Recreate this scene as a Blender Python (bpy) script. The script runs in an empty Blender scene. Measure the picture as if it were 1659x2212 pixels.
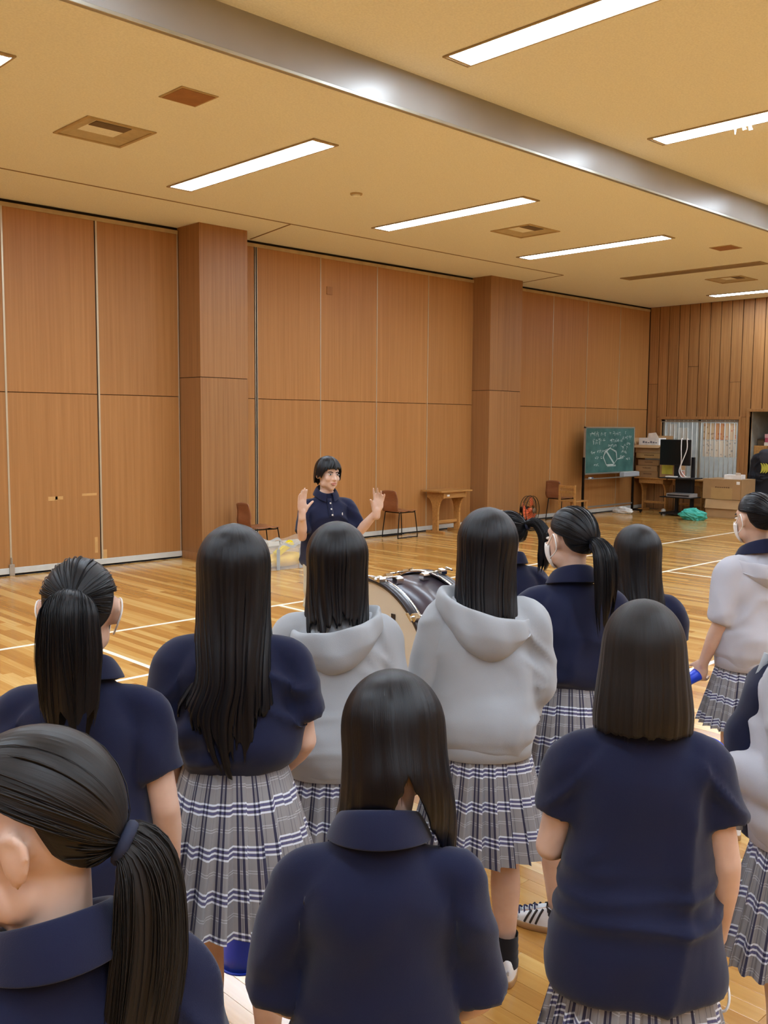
import bpy, bmesh, math, random
import numpy as np
from mathutils import Vector, Matrix

S = bpy.context.scene
COL = S.collection
PI = math.pi
rnd = random.Random(7)

# ------------------------------------------------------------------ camera, world, exposure
CAM_H = 1.86
ROW_R = (0.7195, -0.6944, 0.0074)
cam_data = bpy.data.cameras.new('camera')
cam = bpy.data.objects.new('camera', cam_data)
COL.objects.link(cam)
_a, _b, _c = 9.38146e-2, -.76716712, 7.43362e-3
_Rx = np.array([[1, 0, 0], [0, math.cos(_a), -math.sin(_a)], [0, math.sin(_a), math.cos(_a)]])
_Ry = np.array([[math.cos(_b), 0, math.sin(_b)], [0, 1, 0], [-math.sin(_b), 0, math.cos(_b)]])
_Rz = np.array([[math.cos(_c), -math.sin(_c), 0], [math.sin(_c), math.cos(_c), 0], [0, 0, 1]])
_M = _Rz @ _Rx @ _Ry @ np.array([[1, 0, 0], [0, 0, -1], [0, 1, 0]], float)
_R = Matrix((_M[0], -_M[1], -_M[2])).transposed()
cam.matrix_world = Matrix.Translation((0, 0, CAM_H)) @ _R.to_4x4()
cam_data.sensor_fit = 'VERTICAL'
cam_data.sensor_height = 36.0
cam_data.sensor_width = 27.0
cam_data.lens = 36.0 * 2048.99 / 2212
cam_data.clip_start = 0.05
S.camera = cam
S.view_settings.view_transform = 'Standard'
S.view_settings.look = 'None'
S.view_settings.gamma = 1.0
S.view_settings.use_curve_mapping = False
S.view_settings.exposure = 0.0
LAMP = 36.0                       # radiance of the lit ceiling panels
LAMP_COL = (0.80, 0.96, 1.14)
w = bpy.data.worlds.new('world'); S.world = w; w.use_nodes = True
w.node_tree.nodes['Background'].inputs[0].default_value = (0.8, 0.9, 1, 1)
w.node_tree.nodes['Background'].inputs[1].default_value = 0.05

# ------------------------------------------------------------------ helpers
def lin(h):
    h = h.lstrip('#')
    out = []
    for i in (0, 2, 4):
        c = int(h[i:i + 2], 16) / 255
        out.append(c / 12.92 if c <= .04045 else ((c + .055) / 1.055) ** 2.4)
    return (*out, 1.0)

def link(o, parent=None):
    COL.objects.link(o)
    if parent is not None:
        o.parent = parent
    return o

def tag(o, label=None, cat=None, group=None, kind=None):
    if label: o['label'] = label
    if cat: o['category'] = cat
    if group: o['group'] = group
    if kind: o['kind'] = kind
    return o

def empty(name, loc=(0, 0, 0), rz=0.0, label=None, cat=None, group=None):
    o = bpy.data.objects.new(name, None)
    o.empty_display_size = 0.1
    COL.objects.link(o)
    o.location = loc; o.rotation_euler = (0, 0, rz)
    return tag(o, label, cat, group)

def mesh(name, V, F, mat, parent=None, smooth=False, uv=None):
    me = bpy.data.meshes.new(name)
    me.from_pydata([tuple(map(float, v)) for v in V], [], [tuple(map(int, f)) for f in F])
    if uv is not None:
        l = me.uv_layers.new(name='UVMap')
        li = np.zeros(len(me.loops), dtype=np.int32)
        me.loops.foreach_get('vertex_index', li)
        l.data.foreach_set('uv', np.asarray(uv, dtype=np.float32)[li].ravel())
    if smooth:
        me.polygons.foreach_set('use_smooth', [True] * len(me.polygons))
    if mat is not None:
        me.materials.append(mat)
    me.update()
    return link(bpy.data.objects.new(name, me), parent)

def copy_tree(o, parent=None):
    c = o.copy(); COL.objects.link(c); c.parent = parent
    for ch in list(o.children):
        copy_tree(ch, c)
    return c

class MB:
    """collects shapes into one mesh"""
    def __init__(s): s.V = []; s.F = []
    def add(s, V, F):
        n = len(s.V); s.V.extend([tuple(v) for v in V]); s.F.extend([tuple(i + n for i in f) for f in F]); return s
    def box(s, a, b, ch=0.0, m=None):
        x0, y0, z0 = a; x1, y1, z1 = b
        if ch <= 0:
            V = [(x, y, z) for z in (z0, z1) for y in (y0, y1) for x in (x0, x1)]
            F = [(0, 2, 3, 1), (4, 5, 7, 6), (0, 1, 5, 4), (2, 6, 7, 3), (0, 4, 6, 2), (1, 3, 7, 5)]
        else:
            V = []
            for (z, i) in ((z0, ch), (z0 + ch, 0), (z1 - ch, 0), (z1, ch)):
                V += [(x0 + i, y0 + i, z), (x1 - i, y0 + i, z), (x1 - i, y1 - i, z), (x0 + i, y1 - i, z)]
            F = [(3, 2, 1, 0), (12, 13, 14, 15)]
            for r in range(3):
                for k in range(4):
                    F.append((r * 4 + k, r * 4 + (k + 1) % 4, r * 4 + 4 + (k + 1) % 4, r * 4 + 4 + k))
        if m is not None: V = [tuple(m @ Vector(v)) for v in V]
        return s.add(V, F)
    def grid(s, G, closed_u=False, closed_v=False, cap0=False, cap1=False):
        G = np.asarray(G, float); n, m = G.shape[:2]
        F = []
        for i in range(n if closed_u else n - 1):
            for j in range(m if closed_v else m - 1):
                F.append((i * m + j, i * m + (j + 1) % m, ((i + 1) % n) * m + (j + 1) % m, ((i + 1) % n) * m + j))
        if cap0: F.append(tuple(range(m - 1, -1, -1)))
        if cap1: F.append(tuple((n - 1) * m + j for j in range(m)))
        return s.add(G.reshape(-1, 3), F)
    def tube(s, pts, r, seg=8, flat=1.0, caps=True, up=None, ends='flat'):
        G = tube_grid(pts, r, seg, flat, up, ends)
        return s.grid(G, closed_v=True, cap0=caps, cap1=caps)
    def cyl(s, a, b, r0, r1=None, seg=16):
        return s.tube([a, b], [r0, r0 if r1 is None else r1], seg)
    def ell(s, c, r, R=None, nu=14, nv=10):
        V = []; F = []
        th = np.linspace(0, PI, nv + 1)
        G = np.array([[(math.sin(t) * math.cos(p), math.sin(t) * math.sin(p), math.cos(t)) for p in np.linspace(0, 2 * PI, nu, endpoint=False)] for t in th[1:-1]])
        G = G * np.array(r)
        P0 = np.array([0, 0, r[2]]); P1 = -P0
        pts = np.concatenate([G.reshape(-1, 3), [P0, P1]])
        if R is not None: pts = pts @ np.array(R).T
        pts = pts + np.array(c)
        n = nv - 1
        for i in range(n - 1):
            for j in range(nu):
                F.append((i * nu + j, (i + 1) * nu + j, (i + 1) * nu + (j + 1) % nu, i * nu + (j + 1) % nu))
        t = n * nu
        for j in range(nu):
            F.append((t, j, (j + 1) % nu)); F.append((t + 1, (n - 1) * nu + (j + 1) % nu, (n - 1) * nu + j))
        return s.add(pts, F)
    def prism(s, poly, axis, a, b):
        """poly 2D extruded along axis (0,1,2) from a to b"""
        n = len(poly)
        def P(p, t):
            q = [0, 0, 0]; o = [i for i in range(3) if i != axis]
            q[o[0]] = p[0]; q[o[1]] = p[1]; q[axis] = t
            return tuple(q)
        V = [P(p, a) for p in poly] + [P(p, b) for p in poly]
        F = [tuple(range(n - 1, -1, -1)), tuple(range(n, 2 * n))] + [(i, (i + 1) % n, n + (i + 1) % n, n + i) for i in range(n)]
        return s.add(V, F)
    def build(s, name, mat, parent=None, smooth=False, fix=True):
        o = mesh(name, s.V, s.F, mat, parent, smooth)
        if fix:
            bm = bmesh.new(); bm.from_mesh(o.data)
            bmesh.ops.recalc_face_normals(bm, faces=bm.faces)
            bm.to_mesh(o.data); bm.free()
        return o

def smooth_path(pts, n):
    P = np.asarray(pts, float)
    if len(P) == 2:
        t = np.linspace(0, 1, n)[:, None]; return P[0] * (1 - t) + P[1] * t
    Q = np.vstack([2 * P[0] - P[1], P, 2 * P[-1] - P[-2]])
    out = []
    for u in np.linspace(0, len(P) - 1, n):
        i = min(int(u), len(P) - 2); t = u - i
        a, b, c, d = Q[i], Q[i + 1], Q[i + 2], Q[i + 3]
        out.append(.5 * (2 * b + (c - a) * t + (2 * a - 5 * b + 4 * c - d) * t * t + (3 * b - a - 3 * c + d) * t ** 3))
    return np.array(out)

def frames(P, up=None):
    P = np.asarray(P, float); T = np.gradient(P, axis=0) if len(P) > 2 else np.array([P[1] - P[0]] * 2)
    T /= np.linalg.norm(T, axis=1)[:, None] + 1e-12
    u = np.array(up, float) if up is not None else (np.array([0, 0, 1.]) if abs(T[0][2]) < .9 else np.array([1., 0, 0]))
    A = []; B = []
    a = u - T[0] * (u @ T[0]); a /= np.linalg.norm(a)
    for t in T:
        a = a - t * (a @ t); a /= np.linalg.norm(a) + 1e-12
        A.append(a.copy()); B.append(np.cross(t, a))
    return T, np.array(A), np.array(B)

def tube_grid(pts, r, seg=8, flat=1.0, up=None, ends='flat'):
    P = np.asarray(pts, float); r = np.ones(len(P)) * r if np.isscalar(r) else np.asarray(r, float)
    T, A, B = frames(P, up)
    if ends == 'round':
        e0 = [(P[0] - T[0] * r[0] * k, r[0] * math.sqrt(max(0.0, 1 - k * k)) + 1e-4) for k in (.97, .75, .4)]
        e1 = [(P[-1] + T[-1] * r[-1] * k, r[-1] * math.sqrt(max(0.0, 1 - k * k)) + 1e-4) for k in (.4, .75, .97)]
        P = np.vstack([[e[0] for e in e0], P, [e[0] for e in e1]]); r = np.concatenate([[e[1] for e in e0], r, [e[1] for e in e1]])
        A = np.vstack([[A[0]] * 3, A, [A[-1]] * 3]); B = np.vstack([[B[0]] * 3, B, [B[-1]] * 3])
    th = np.linspace(0, 2 * PI, seg, endpoint=False)
    return P[:, None] + r[:, None, None] * (np.cos(th)[None, :, None] * A[:, None] * flat + np.sin(th)[None, :, None] * B[:, None])

def _hash(i, j, k, seed):
    h = (i * 374761393 + j * 668265263 + k * 2147483647 + seed * 144269) & 0xffffffff
    h = ((h ^ (h >> 13)) * 1274126177) & 0xffffffff
    return ((h ^ (h >> 16)) & 0xffff) / 32767.5 - 1.0

def noise(p, seed=0):
    p = np.asarray(p, float); f = np.floor(p).astype(np.int64); t = p - f
    t = t * t * (3 - 2 * t)
    o = 0
    for a in (0, 1):
        for b in (0, 1):
            for c in (0, 1):
                wgt = (t[..., 0] if a else 1 - t[..., 0]) * (t[..., 1] if b else 1 - t[..., 1]) * (t[..., 2] if c else 1 - t[..., 2])
                o = o + wgt * _hash(f[..., 0] + a, f[..., 1] + b, f[..., 2] + c, seed)
    return o

def remeshed(mb, voxel, smooth_it=5, decimate=None):
    me = bpy.data.meshes.new('tmp'); me.from_pydata([tuple(map(float, v)) for v in mb.V], [], mb.F)
    bm = bmesh.new(); bm.from_mesh(me); bmesh.ops.recalc_face_normals(bm, faces=bm.faces); bm.to_mesh(me); bm.free()
    o = bpy.data.objects.new('tmp', me); COL.objects.link(o)
    m = o.modifiers.new('r', 'REMESH'); m.mode = 'VOXEL'; m.voxel_size = voxel; m.use_smooth_shade = True
    if smooth_it:
        m = o.modifiers.new('s', 'SMOOTH'); m.factor = .5; m.iterations = smooth_it
    dg = bpy.context.evaluated_depsgraph_get()
    res = bpy.data.meshes.new_from_object(o.evaluated_get(dg))
    bpy.data.objects.remove(o); bpy.data.meshes.remove(me)
    return res

def co_of(me):
    a = np.zeros(len(me.vertices) * 3, dtype=np.float32); me.vertices.foreach_get('co', a); return a.reshape(-1, 3).astype(float)
def no_of(me):
    a = np.zeros(len(me.vertices) * 3, dtype=np.float32); me.vertices.foreach_get('normal', a); return a.reshape(-1, 3).astype(float)
def set_co(me, c):
    me.vertices.foreach_set('co', np.asarray(c, dtype=np.float32).ravel()); me.update()
def finish(me, name, mat, parent):
    me.name = name; me.materials.clear(); me.materials.append(mat)
    me.polygons.foreach_set('use_smooth', [True] * len(me.polygons))
    return link(bpy.data.objects.new(name, me), parent)

# ------------------------------------------------------------------ materials
class NT:
    def __init__(s, name):
        s.m = bpy.data.materials.new(name); s.m.use_nodes = True; s.t = s.m.node_tree
        s.b = s.t.nodes['Principled BSDF']
    def n(s, typ, **kw):
        o = s.t.nodes.new(typ)
        for k, v in kw.items():
            if k.startswith('i_'):
                o.inputs[k[2:].replace('_', ' ')].default_value = v
            else: setattr(o, k, v)
        return o
    def l(s, a, b): s.t.links.new(a, b)
    def math(s, op, a, b=None, c=None):
        o = s.t.nodes.new('ShaderNodeMath'); o.operation = op
        for i, v in enumerate((a, b, c)):
            if v is None: continue
            if isinstance(v, (int, float)): o.inputs[i].default_value = v
            else: s.l(v, o.inputs[i])
        return o.outputs[0]
    def mix(s, fac, a, b, blend='MIX'):
        o = s.t.nodes.new('ShaderNodeMix'); o.data_type = 'RGBA'; o.blend_type = blend
        for k, v in ((0, fac), (6, a), (7, b)):
            if isinstance(v, (int, float)): o.inputs[k].default_value = v
            elif isinstance(v, tuple): o.inputs[k].default_value = v
            else: s.l(v, o.inputs[k])
        return o.outputs[2]
    def ramp(s, fac, stops):
        o = s.t.nodes.new('ShaderNodeValToRGB')
        while len(o.color_ramp.elements) < len(stops): o.color_ramp.elements.new(.5)
        for e, (p, c) in zip(o.color_ramp.elements, stops): e.position = p; e.color = c
        s.l(fac, o.inputs[0]); return o.outputs[0]
    def bump(s, h, strength=.2, dist=.002):
        o = s.t.nodes.new('ShaderNodeBump'); o.inputs['Strength'].default_value = strength; o.inputs['Distance'].default_value = dist
        s.l(h, o.inputs['Height']); s.l(o.outputs[0], s.b.inputs['Normal'])
    def base(s, v):
        if isinstance(v, tuple): s.b.inputs['Base Color'].default_value = v
        else: s.l(v, s.b.inputs['Base Color'])
    def set(s, **kw):
        for k, v in kw.items(): s.b.inputs[k.replace('_', ' ')].default_value = v
        return s

def simple(name, col, rough=.5, metal=0.0, var=.12, scale=8.0, bump=0.0, bscale=200.0, spec=.5, sheen=0.0):
    t = NT(name); c = lin(col) if isinstance(col, str) else col
    tc = t.n('ShaderNodeTexCoord')
    nz = t.n('ShaderNodeTexNoise'); nz.inputs['Scale'].default_value = scale; nz.inputs['Detail'].default_value = 4
    t.l(tc.outputs['Object'], nz.inputs['Vector'])
    d = tuple(x * (1 - var) for x in c[:3]) + (1,); e = tuple(min(1, x * (1 + var)) for x in c[:3]) + (1,)
    t.base(t.ramp(nz.outputs[0], [(.3, d), (.7, e)]))
    t.set(Roughness=rough, Metallic=metal); t.b.inputs['Specular IOR Level'].default_value = spec
    if sheen: t.b.inputs['Sheen Weight'].default_value = sheen
    if bump:
        nb = t.n('ShaderNodeTexNoise'); nb.inputs['Scale'].default_value = bscale; nb.inputs['Detail'].default_value = 2
        t.l(tc.outputs['Object'], nb.inputs['Vector']); t.bump(nb.outputs[0], bump)
    return t.m

def wood(name, c0, c1, scale=(26, 26, .7), rough=.4, rand=.12, spec=.5, coat=0.0):
    t = NT(name)
    g = t.n('ShaderNodeNewGeometry'); mp = t.n('ShaderNodeMapping'); mp.inputs['Scale'].default_value = scale
    oi = t.n('ShaderNodeObjectInfo')
    va = t.n('ShaderNodeVectorMath', operation='ADD')
    cb = t.n('ShaderNodeCombineXYZ')
    r = t.math('MULTIPLY', oi.outputs['Random'], 37.0)
    for k in range(3): t.l(r, cb.inputs[k])
    t.l(g.outputs['Position'], va.inputs[0]); t.l(cb.outputs[0], va.inputs[1])
    t.l(va.outputs[0], mp.inputs['Vector'])
    n1 = t.n('ShaderNodeTexNoise'); n1.inputs['Scale'].default_value = 1.0; n1.inputs['Detail'].default_value = 6; n1.inputs['Roughness'].default_value = .65
    t.l(mp.outputs[0], n1.inputs['Vector'])
    col = t.ramp(n1.outputs[0], [(.28, lin(c0)), (.72, lin(c1))])
    v = t.math('MULTIPLY_ADD', oi.outputs['Random'], rand * 2, 1 - rand)
    hs = t.n('ShaderNodeHueSaturation'); t.l(col, hs.inputs['Color']); t.l(v, hs.inputs['Value'])
    t.base(hs.outputs[0])
    t.set(Roughness=rough); t.b.inputs['Specular IOR Level'].default_value = spec
    t.b.inputs['Coat Weight'].default_value = coat; t.b.inputs['Coat Roughness'].default_value = .25
    t.bump(n1.outputs[0], .08, .001)
    return t.m

def emit(name, col, strength):
    t = NT(name); t.base((0, 0, 0, 1)); t.b.inputs['Emission Color'].default_value = (*col[:3], 1); t.b.inputs['Emission Strength'].default_value = strength
    return t.m

M = {}
M['panel'] = wood('panel_veneer', '9c6a38', 'b17e48', (30, 30, .5), .5, .05, .35)
M['pillar'] = wood('pillar_veneer', '8a5f38', 'a6784a', (40, 40, .5), .45, .06, .35)
M['slat'] = wood('slat_wood', '865a32', 'ae7d4a', (30, 30, .8), .5, .09, .35)
M['slatback'] = simple('slat_backing', '2a1a10', .9)
M['deskwood'] = wood('desk_wood', '9a6a35', 'c08d4e', (3, 30, 30), .45, .08)
M['chairwood'] = wood('chair_plywood', '7c4a30', '99623f', (3, 3, 14), .3, .08)
M['blacksteel'] = simple('black_steel', '191512', .4, .6)
M['alu'] = simple('aluminium', 'b9b8ae', .35, .8, .05)
M['alustrip'] = simple('aluminium_strip', 'c3b59a', .4, .5, .05)
M['whitetrim'] = simple('pale_skirting', 'c9cac2', .45, .1, .06)
M['darkgap'] = simple('dark_gap', '1d130c', .9)
M['ceil'] = simple('ceiling_board', 'ece9d8', .95, 0, .06, 60, .4, 260, .2)
M['ceilhi'] = M['ceil']
M['fascia'] = simple('fascia_metal', 'a09c96', .36, .30, .05, 2)
M['rail'] = simple('ceiling_rail', '8a7046', .6)
M['raildark'] = simple('ceiling_rail_dark', '4c3a22', .6)
M['vent'] = simple('vent_paint', 'b39a6e', .6)
M['ventring'] = simple('vent_ring', 'bba985', .6)
M['ventdark'] = simple('vent_dark', '6d5940', .7)
M['speaker'] = simple('speaker_panel', '9a6a3e', .7)
M['rim'] = simple('lamp_rim', 'a08a66', .5)
M['lamp'] = emit('lamp_glow', LAMP_COL, LAMP)
M['unlit'] = simple('unlit_lamp', '8a7450', .5)
M['plaster'] = simple('plain_wall', 'b3895a', .8)
M['greywall'] = simple('alcove_wall', '8f8b80', .85)
M['dark'] = simple('dark_interior', '2a2420', .9)
M['line'] = simple('court_line_paint', 'f0ead8', .35, 0, .04)

def floor_mat():
    t = NT('floor_planks')
    g = t.n('ShaderNodeNewGeometry'); oi = t.n('ShaderNodeObjectInfo')
    r = t.math('FRACT', t.math('ADD', g.outputs['Random Per Island'], oi.outputs['Random']))
    mp = t.n('ShaderNodeMapping'); mp.inputs['Scale'].default_value = (38, 1.6, 1)
    cb = t.n('ShaderNodeCombineXYZ'); rr = t.math('MULTIPLY', r, 53.0)
    t.l(rr, cb.inputs[0]); t.l(rr, cb.inputs[1])
    va = t.n('ShaderNodeVectorMath', operation='ADD'); t.l(g.outputs['Position'], va.inputs[0]); t.l(cb.outputs[0], va.inputs[1])
    t.l(va.outputs[0], mp.inputs['Vector'])
    n1 = t.n('ShaderNodeTexNoise'); n1.inputs['Scale'].default_value = 1; n1.inputs['Detail'].default_value = 5; n1.inputs['Distortion'].default_value = .6
    t.l(mp.outputs[0], n1.inputs['Vector'])
    k = t.math('ADD', t.math('MULTIPLY', r, .62), t.math('MULTIPLY', n1.outputs[0], .45))
    col = t.ramp(k, [(.1, lin('9e6a2e')), (.4, lin('b78440')), (.62, lin('c79750')), (.9, lin('d9b470'))])
    t.base(col)
    n2 = t.n('ShaderNodeTexNoise'); n2.inputs['Scale'].default_value = 2.2; n2.inputs['Detail'].default_value = 3
    t.l(g.outputs['Position'], n2.inputs['Vector'])
    ro = t.math('MULTIPLY_ADD', n2.outputs[0], .14, .16)
    t.l(ro, t.b.inputs['Roughness'])
    t.b.inputs['Specular IOR Level'].default_value = .5
    t.b.inputs['Coat Weight'].default_value = .35; t.b.inputs['Coat Roughness'].default_value = .12
    t.bump(n1.outputs[0], .05, .001)
    return t.m
M['floor'] = floor_mat()

# ------------------------------------------------------------------ setting
XR, YL, ZL, ZH, YF = 18.9, 11.2, 4.42, 4.73, 5.71     # far wall, panel wall, low ceiling, high ceiling, fascia
XN, YN = -5.0, -5.0

fl = MB().box((XN, YN, -.06), (XR + .0, YL + .05, -.012)).build('floor', M['dark'])
tag(fl, kind='structure')
BW, BL = .075, 1.818
board_bm = MB().box((-BW / 2 + .0005, -BL / 2 + .0006, -.012), (BW / 2 - .0005, BL / 2 - .0006, 0), .0007)
me_board = bpy.data.meshes.new('floor_board'); me_board.from_pydata(board_bm.V, [], board_bm.F); me_board.materials.append(M['floor'])
cells = []
ix = 0; x = XN
while x + BW < XR:
    off = rnd.random() * BL
    y = YN - off
    while y < YL:
        a, b = max(y, YN), min(y + BL, YL)
        if b - a > .1: cells.append((x + BW / 2, a, b))
        y += BL
    x += BW
def visible_score(c):
    best = None
    for yy in (c[1] + .2, (c[1] + c[2]) / 2, c[2] - .2):
        q = _M @ np.array([c[0], yy, -CAM_H])
        if q[2] < .3: continue
        u = 2048.99 * q[0] / q[2] + 829.5; v = 2048.99 * q[1] / q[2] + 1106
        if -40 < u < 1700 and v < 2260:
            d = q[2]
            best = d if best is None else min(best, d)
    return best
sc = [(visible_score(c), i) for i, c in enumerate(cells)]
near = sorted([(s, i) for s, i in sc if s is not None and abs(cells[i][2] - cells[i][1] - BL) < 1e-6])[:290]
nearset = {i for _, i in near}
for i in sorted(nearset):
    c = cells[i]
    o = bpy.data.objects.new('floor_board', me_board); link(o, fl); o.location = (c[0], (c[1] + c[2]) / 2, 0)
mbf = MB()
for i, c in enumerate(cells):
    if i in nearset: continue
    if c[0] < -1.5 or c[1] < -3.2:
        pass
    mbf.box((c[0] - BW / 2 + .0005, c[1] + .0006, -.012), (c[0] + BW / 2 - .0005, c[2] - .0006, 0), .0007)
tag(mbf.build('floor_boards', M['floor'], fl, fix=False), kind='stuff')
def court_line(x0, y0, x1, y1):
    MB().box((x0, y0, .0002), (x1, y1, .0012)).build('court_line', M['line'], fl)
LW = .045
court_line(2.2, 7.55 + .03, 17.2, 7.6 + .03)
court_line(3.60, 3.5, 3.645, 7.58)
court_line(1.2, 6.10, 17.2, 6.145)
court_line(5.83, 6.145, 5.875, 7.58)
court_line(10.88, 3.2, 10.925, 6.10)
court_line(3.645, 3.45, 12.0, 3.5)

# ceilings
VX, VY, VR = (4.25, 10.32, 16.2), 8.03, .30          # square openings for the air vents
cl = MB().box((XN, YF, ZL), (XR, VY - VR, ZL + .1)).box((XN, VY + VR, ZL), (XR, YL + .05, ZL + .1))
for a, b_ in zip((XN,) + tuple(v + VR for v in VX), tuple(v - VR for v in VX) + (XR,)): cl.box((a, VY - VR, ZL), (b_, VY + VR, ZL + .1))
o = cl.build('ceiling', M['ceil']); tag(o, kind='structure')
ceil_low = o
o = MB().box((XN, YN, ZH), (XR, YF + .06, ZH + .1)).build('ceiling', M['ceilhi']); tag(o, kind='structure')
fa = MB().box((XN, YF - .006, ZL + .012), (XR, YF + .05, ZH)).build('trim_1', M['fascia']); tag(fa, kind='structure')
MB().box((XN, YF - .016, ZL - .014), (XR, YF + .03, ZL + .012), .003).build('edge_strip', M['alu'], fa)
# rails let into the low ceiling
def rail(pts, parent=ceil_low, wd=.02):
    for (x0, y0), (x1, y1) in zip(pts[:-1], pts[1:]):
        d = Vector((x1 - x0, y1 - y0)); L = d.length; n = Vector((-d.y, d.x)) / L * wd / 2
        V = []
        for z in (ZL - .006, ZL + .002):
            for (px, py) in ((x0, y0), (x1, y1)):
                V += [(px + n.x, py + n.y, z), (px - n.x, py - n.y, z)]
        mesh('ceiling_rail', V, [(0, 1, 3, 2), (4, 6, 7, 5), (0, 2, 6, 4), (1, 5, 7, 3), (0, 4, 5, 1), (2, 3, 7, 6)], M['rail'], parent)
rail([(XN, 9.84), (7.86, 9.93), (8.10, 11.15)])
rail([(7.86, 9.93), (13.78, 9.88), (14.05, 11.15)])

# panel wall
wl = MB().box((XN, YL + .035, 0), (XR + .1, YL + .12, ZL)).build('wall_left', M['darkgap']); tag(wl, kind='structure')
ZB, ZM, ZT = .095, 2.19, 4.33
def panel(x0, x1):
    for z0, z1 in ((ZB, ZM - .004), (ZM + .004, ZT)):
        MB().box((x0 + .006, YL, z0), (x1 - .006, YL + .03, z1), .002).build('wall_panel', M['panel'], wl)
def seam(x, wd=.012, m='alustrip'):
    MB().box((x - wd / 2, YL - .006, ZB), (x + wd / 2, YL + .03, ZT)).build('panel_strip', M[m], wl)
def skirting(x0, x1):
    MB().box((x0, YL - .012, .022), (x1, YL + .03, ZB), .004).build('base_rail', M['whitetrim'], wl)
    MB().box((x0, YL - .006, ZT), (x1, YL + .03, ZT + .05)).build('head_rail', M['vent'], wl)
xs1 = [-4.8 + 1.175 * k for k in range(8)] + [4.60, 5.78, 6.95]
for a, b in zip(xs1[:-1], xs1[1:]): panel(a, b)
for x in xs1[1:-1]: seam(x, .022 if x > 4 else .012)
seam(6.94, .012); MB().box((5.755, YL - .007, ZB), (5.763, YL + .03, ZT)).build('panel_strip', M['darkgap'], wl)
skirting(-4.8, 6.95)
xs2 = [8.25, 9.43, 10.61, 11.80, 12.96]
panel(7.95, 8.20)
for a, b in zip(xs2[:-1], xs2[1:]): panel(a, b)
for x in xs2[1:-1]: seam(x)
seam(8.214, .010); MB().box((8.222, YL - .005, ZB), (8.236, YL + .03, ZT)).build('panel_strip', M['darkgap'], wl); seam(8.246, .010)
skirting(7.75, 12.96)
xs3 = [14.16, 15.33, 16.50, 17.70, 18.88]
panel(13.8, 14.16)
for a, b in zip(xs3[:-1], xs3[1:]): panel(a, b)
for x in xs3[:-1]: seam(x)
skirting(13.8, 18.88)
# floor bolt on the seam, and a small dark plate
b = MB().box((4.57, YL - .03, .0), (4.63, YL - .007, .14), .004); b.cyl((4.6, YL - .02, .14), (4.6, YL - .02, .22), .009)
b.build('floor_bolt', M['alu'], wl)
MB().box((9.55, YL - .012, 3.80), (9.66, YL, 3.92), .003).build('wall_plate', M['speaker'], wl)
# scuffs where the veneer is worn (paint marks)
for (x, z, a, h) in ((5.14, .90, .06, .025), (5.22, .905, .05, .02), (5.62, .93, .10, .015), (5.70, .28, .02, .10), (5.815, .12, .03, .09)):
    MB().box((x - a, YL - .0012, z - h), (x + a, YL + .001, z + h)).build('worn_patch', simple('bare_veneer', 'c79a5c', .6), wl)

def pillar(x0, x1, yf, label_seam):
    p = MB().box((x0 + .01, yf + .01, 0), (x1 - .01, YL + .03, ZL)).build('pillar', M['darkgap']); tag(p, kind='structure')
    for z0, z1 in ((.10, label_seam - .004), (label_seam + .004, ZL)):
        MB().box((x0, yf, z0), (x1, yf + .02, z1), .002).build('pillar_panel', M['pillar'], p)
        MB().box((x0, yf + .02, z0), (x0 + .02, YL + .03, z1), .002).build('pillar_panel', M['pillar'], p)
        MB().box((x1 - .02, yf + .02, z0), (x1, YL + .03, z1), .002).build('pillar_panel', M['pillar'], p)
    MB().box((x0 - .004, yf - .006, 0), (x1 + .004, YL + .03, .10), .003).build('plinth', M['pillar'], p)
    return p
p1 = pillar(6.96, 7.72, 10.70, 2.44)
p2 = pillar(12.96, 13.84, 10.80, 2.44)
ou = MB().box((13.32, 10.79, .20), (13.39, 10.801, .31), .003).build('wall_outlet', M['whitetrim'], p2)
MB().box((13.335, 10.786, .23), (13.375, 10.79, .28)).build('socket_plate', M['ventdark'], ou)

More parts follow.
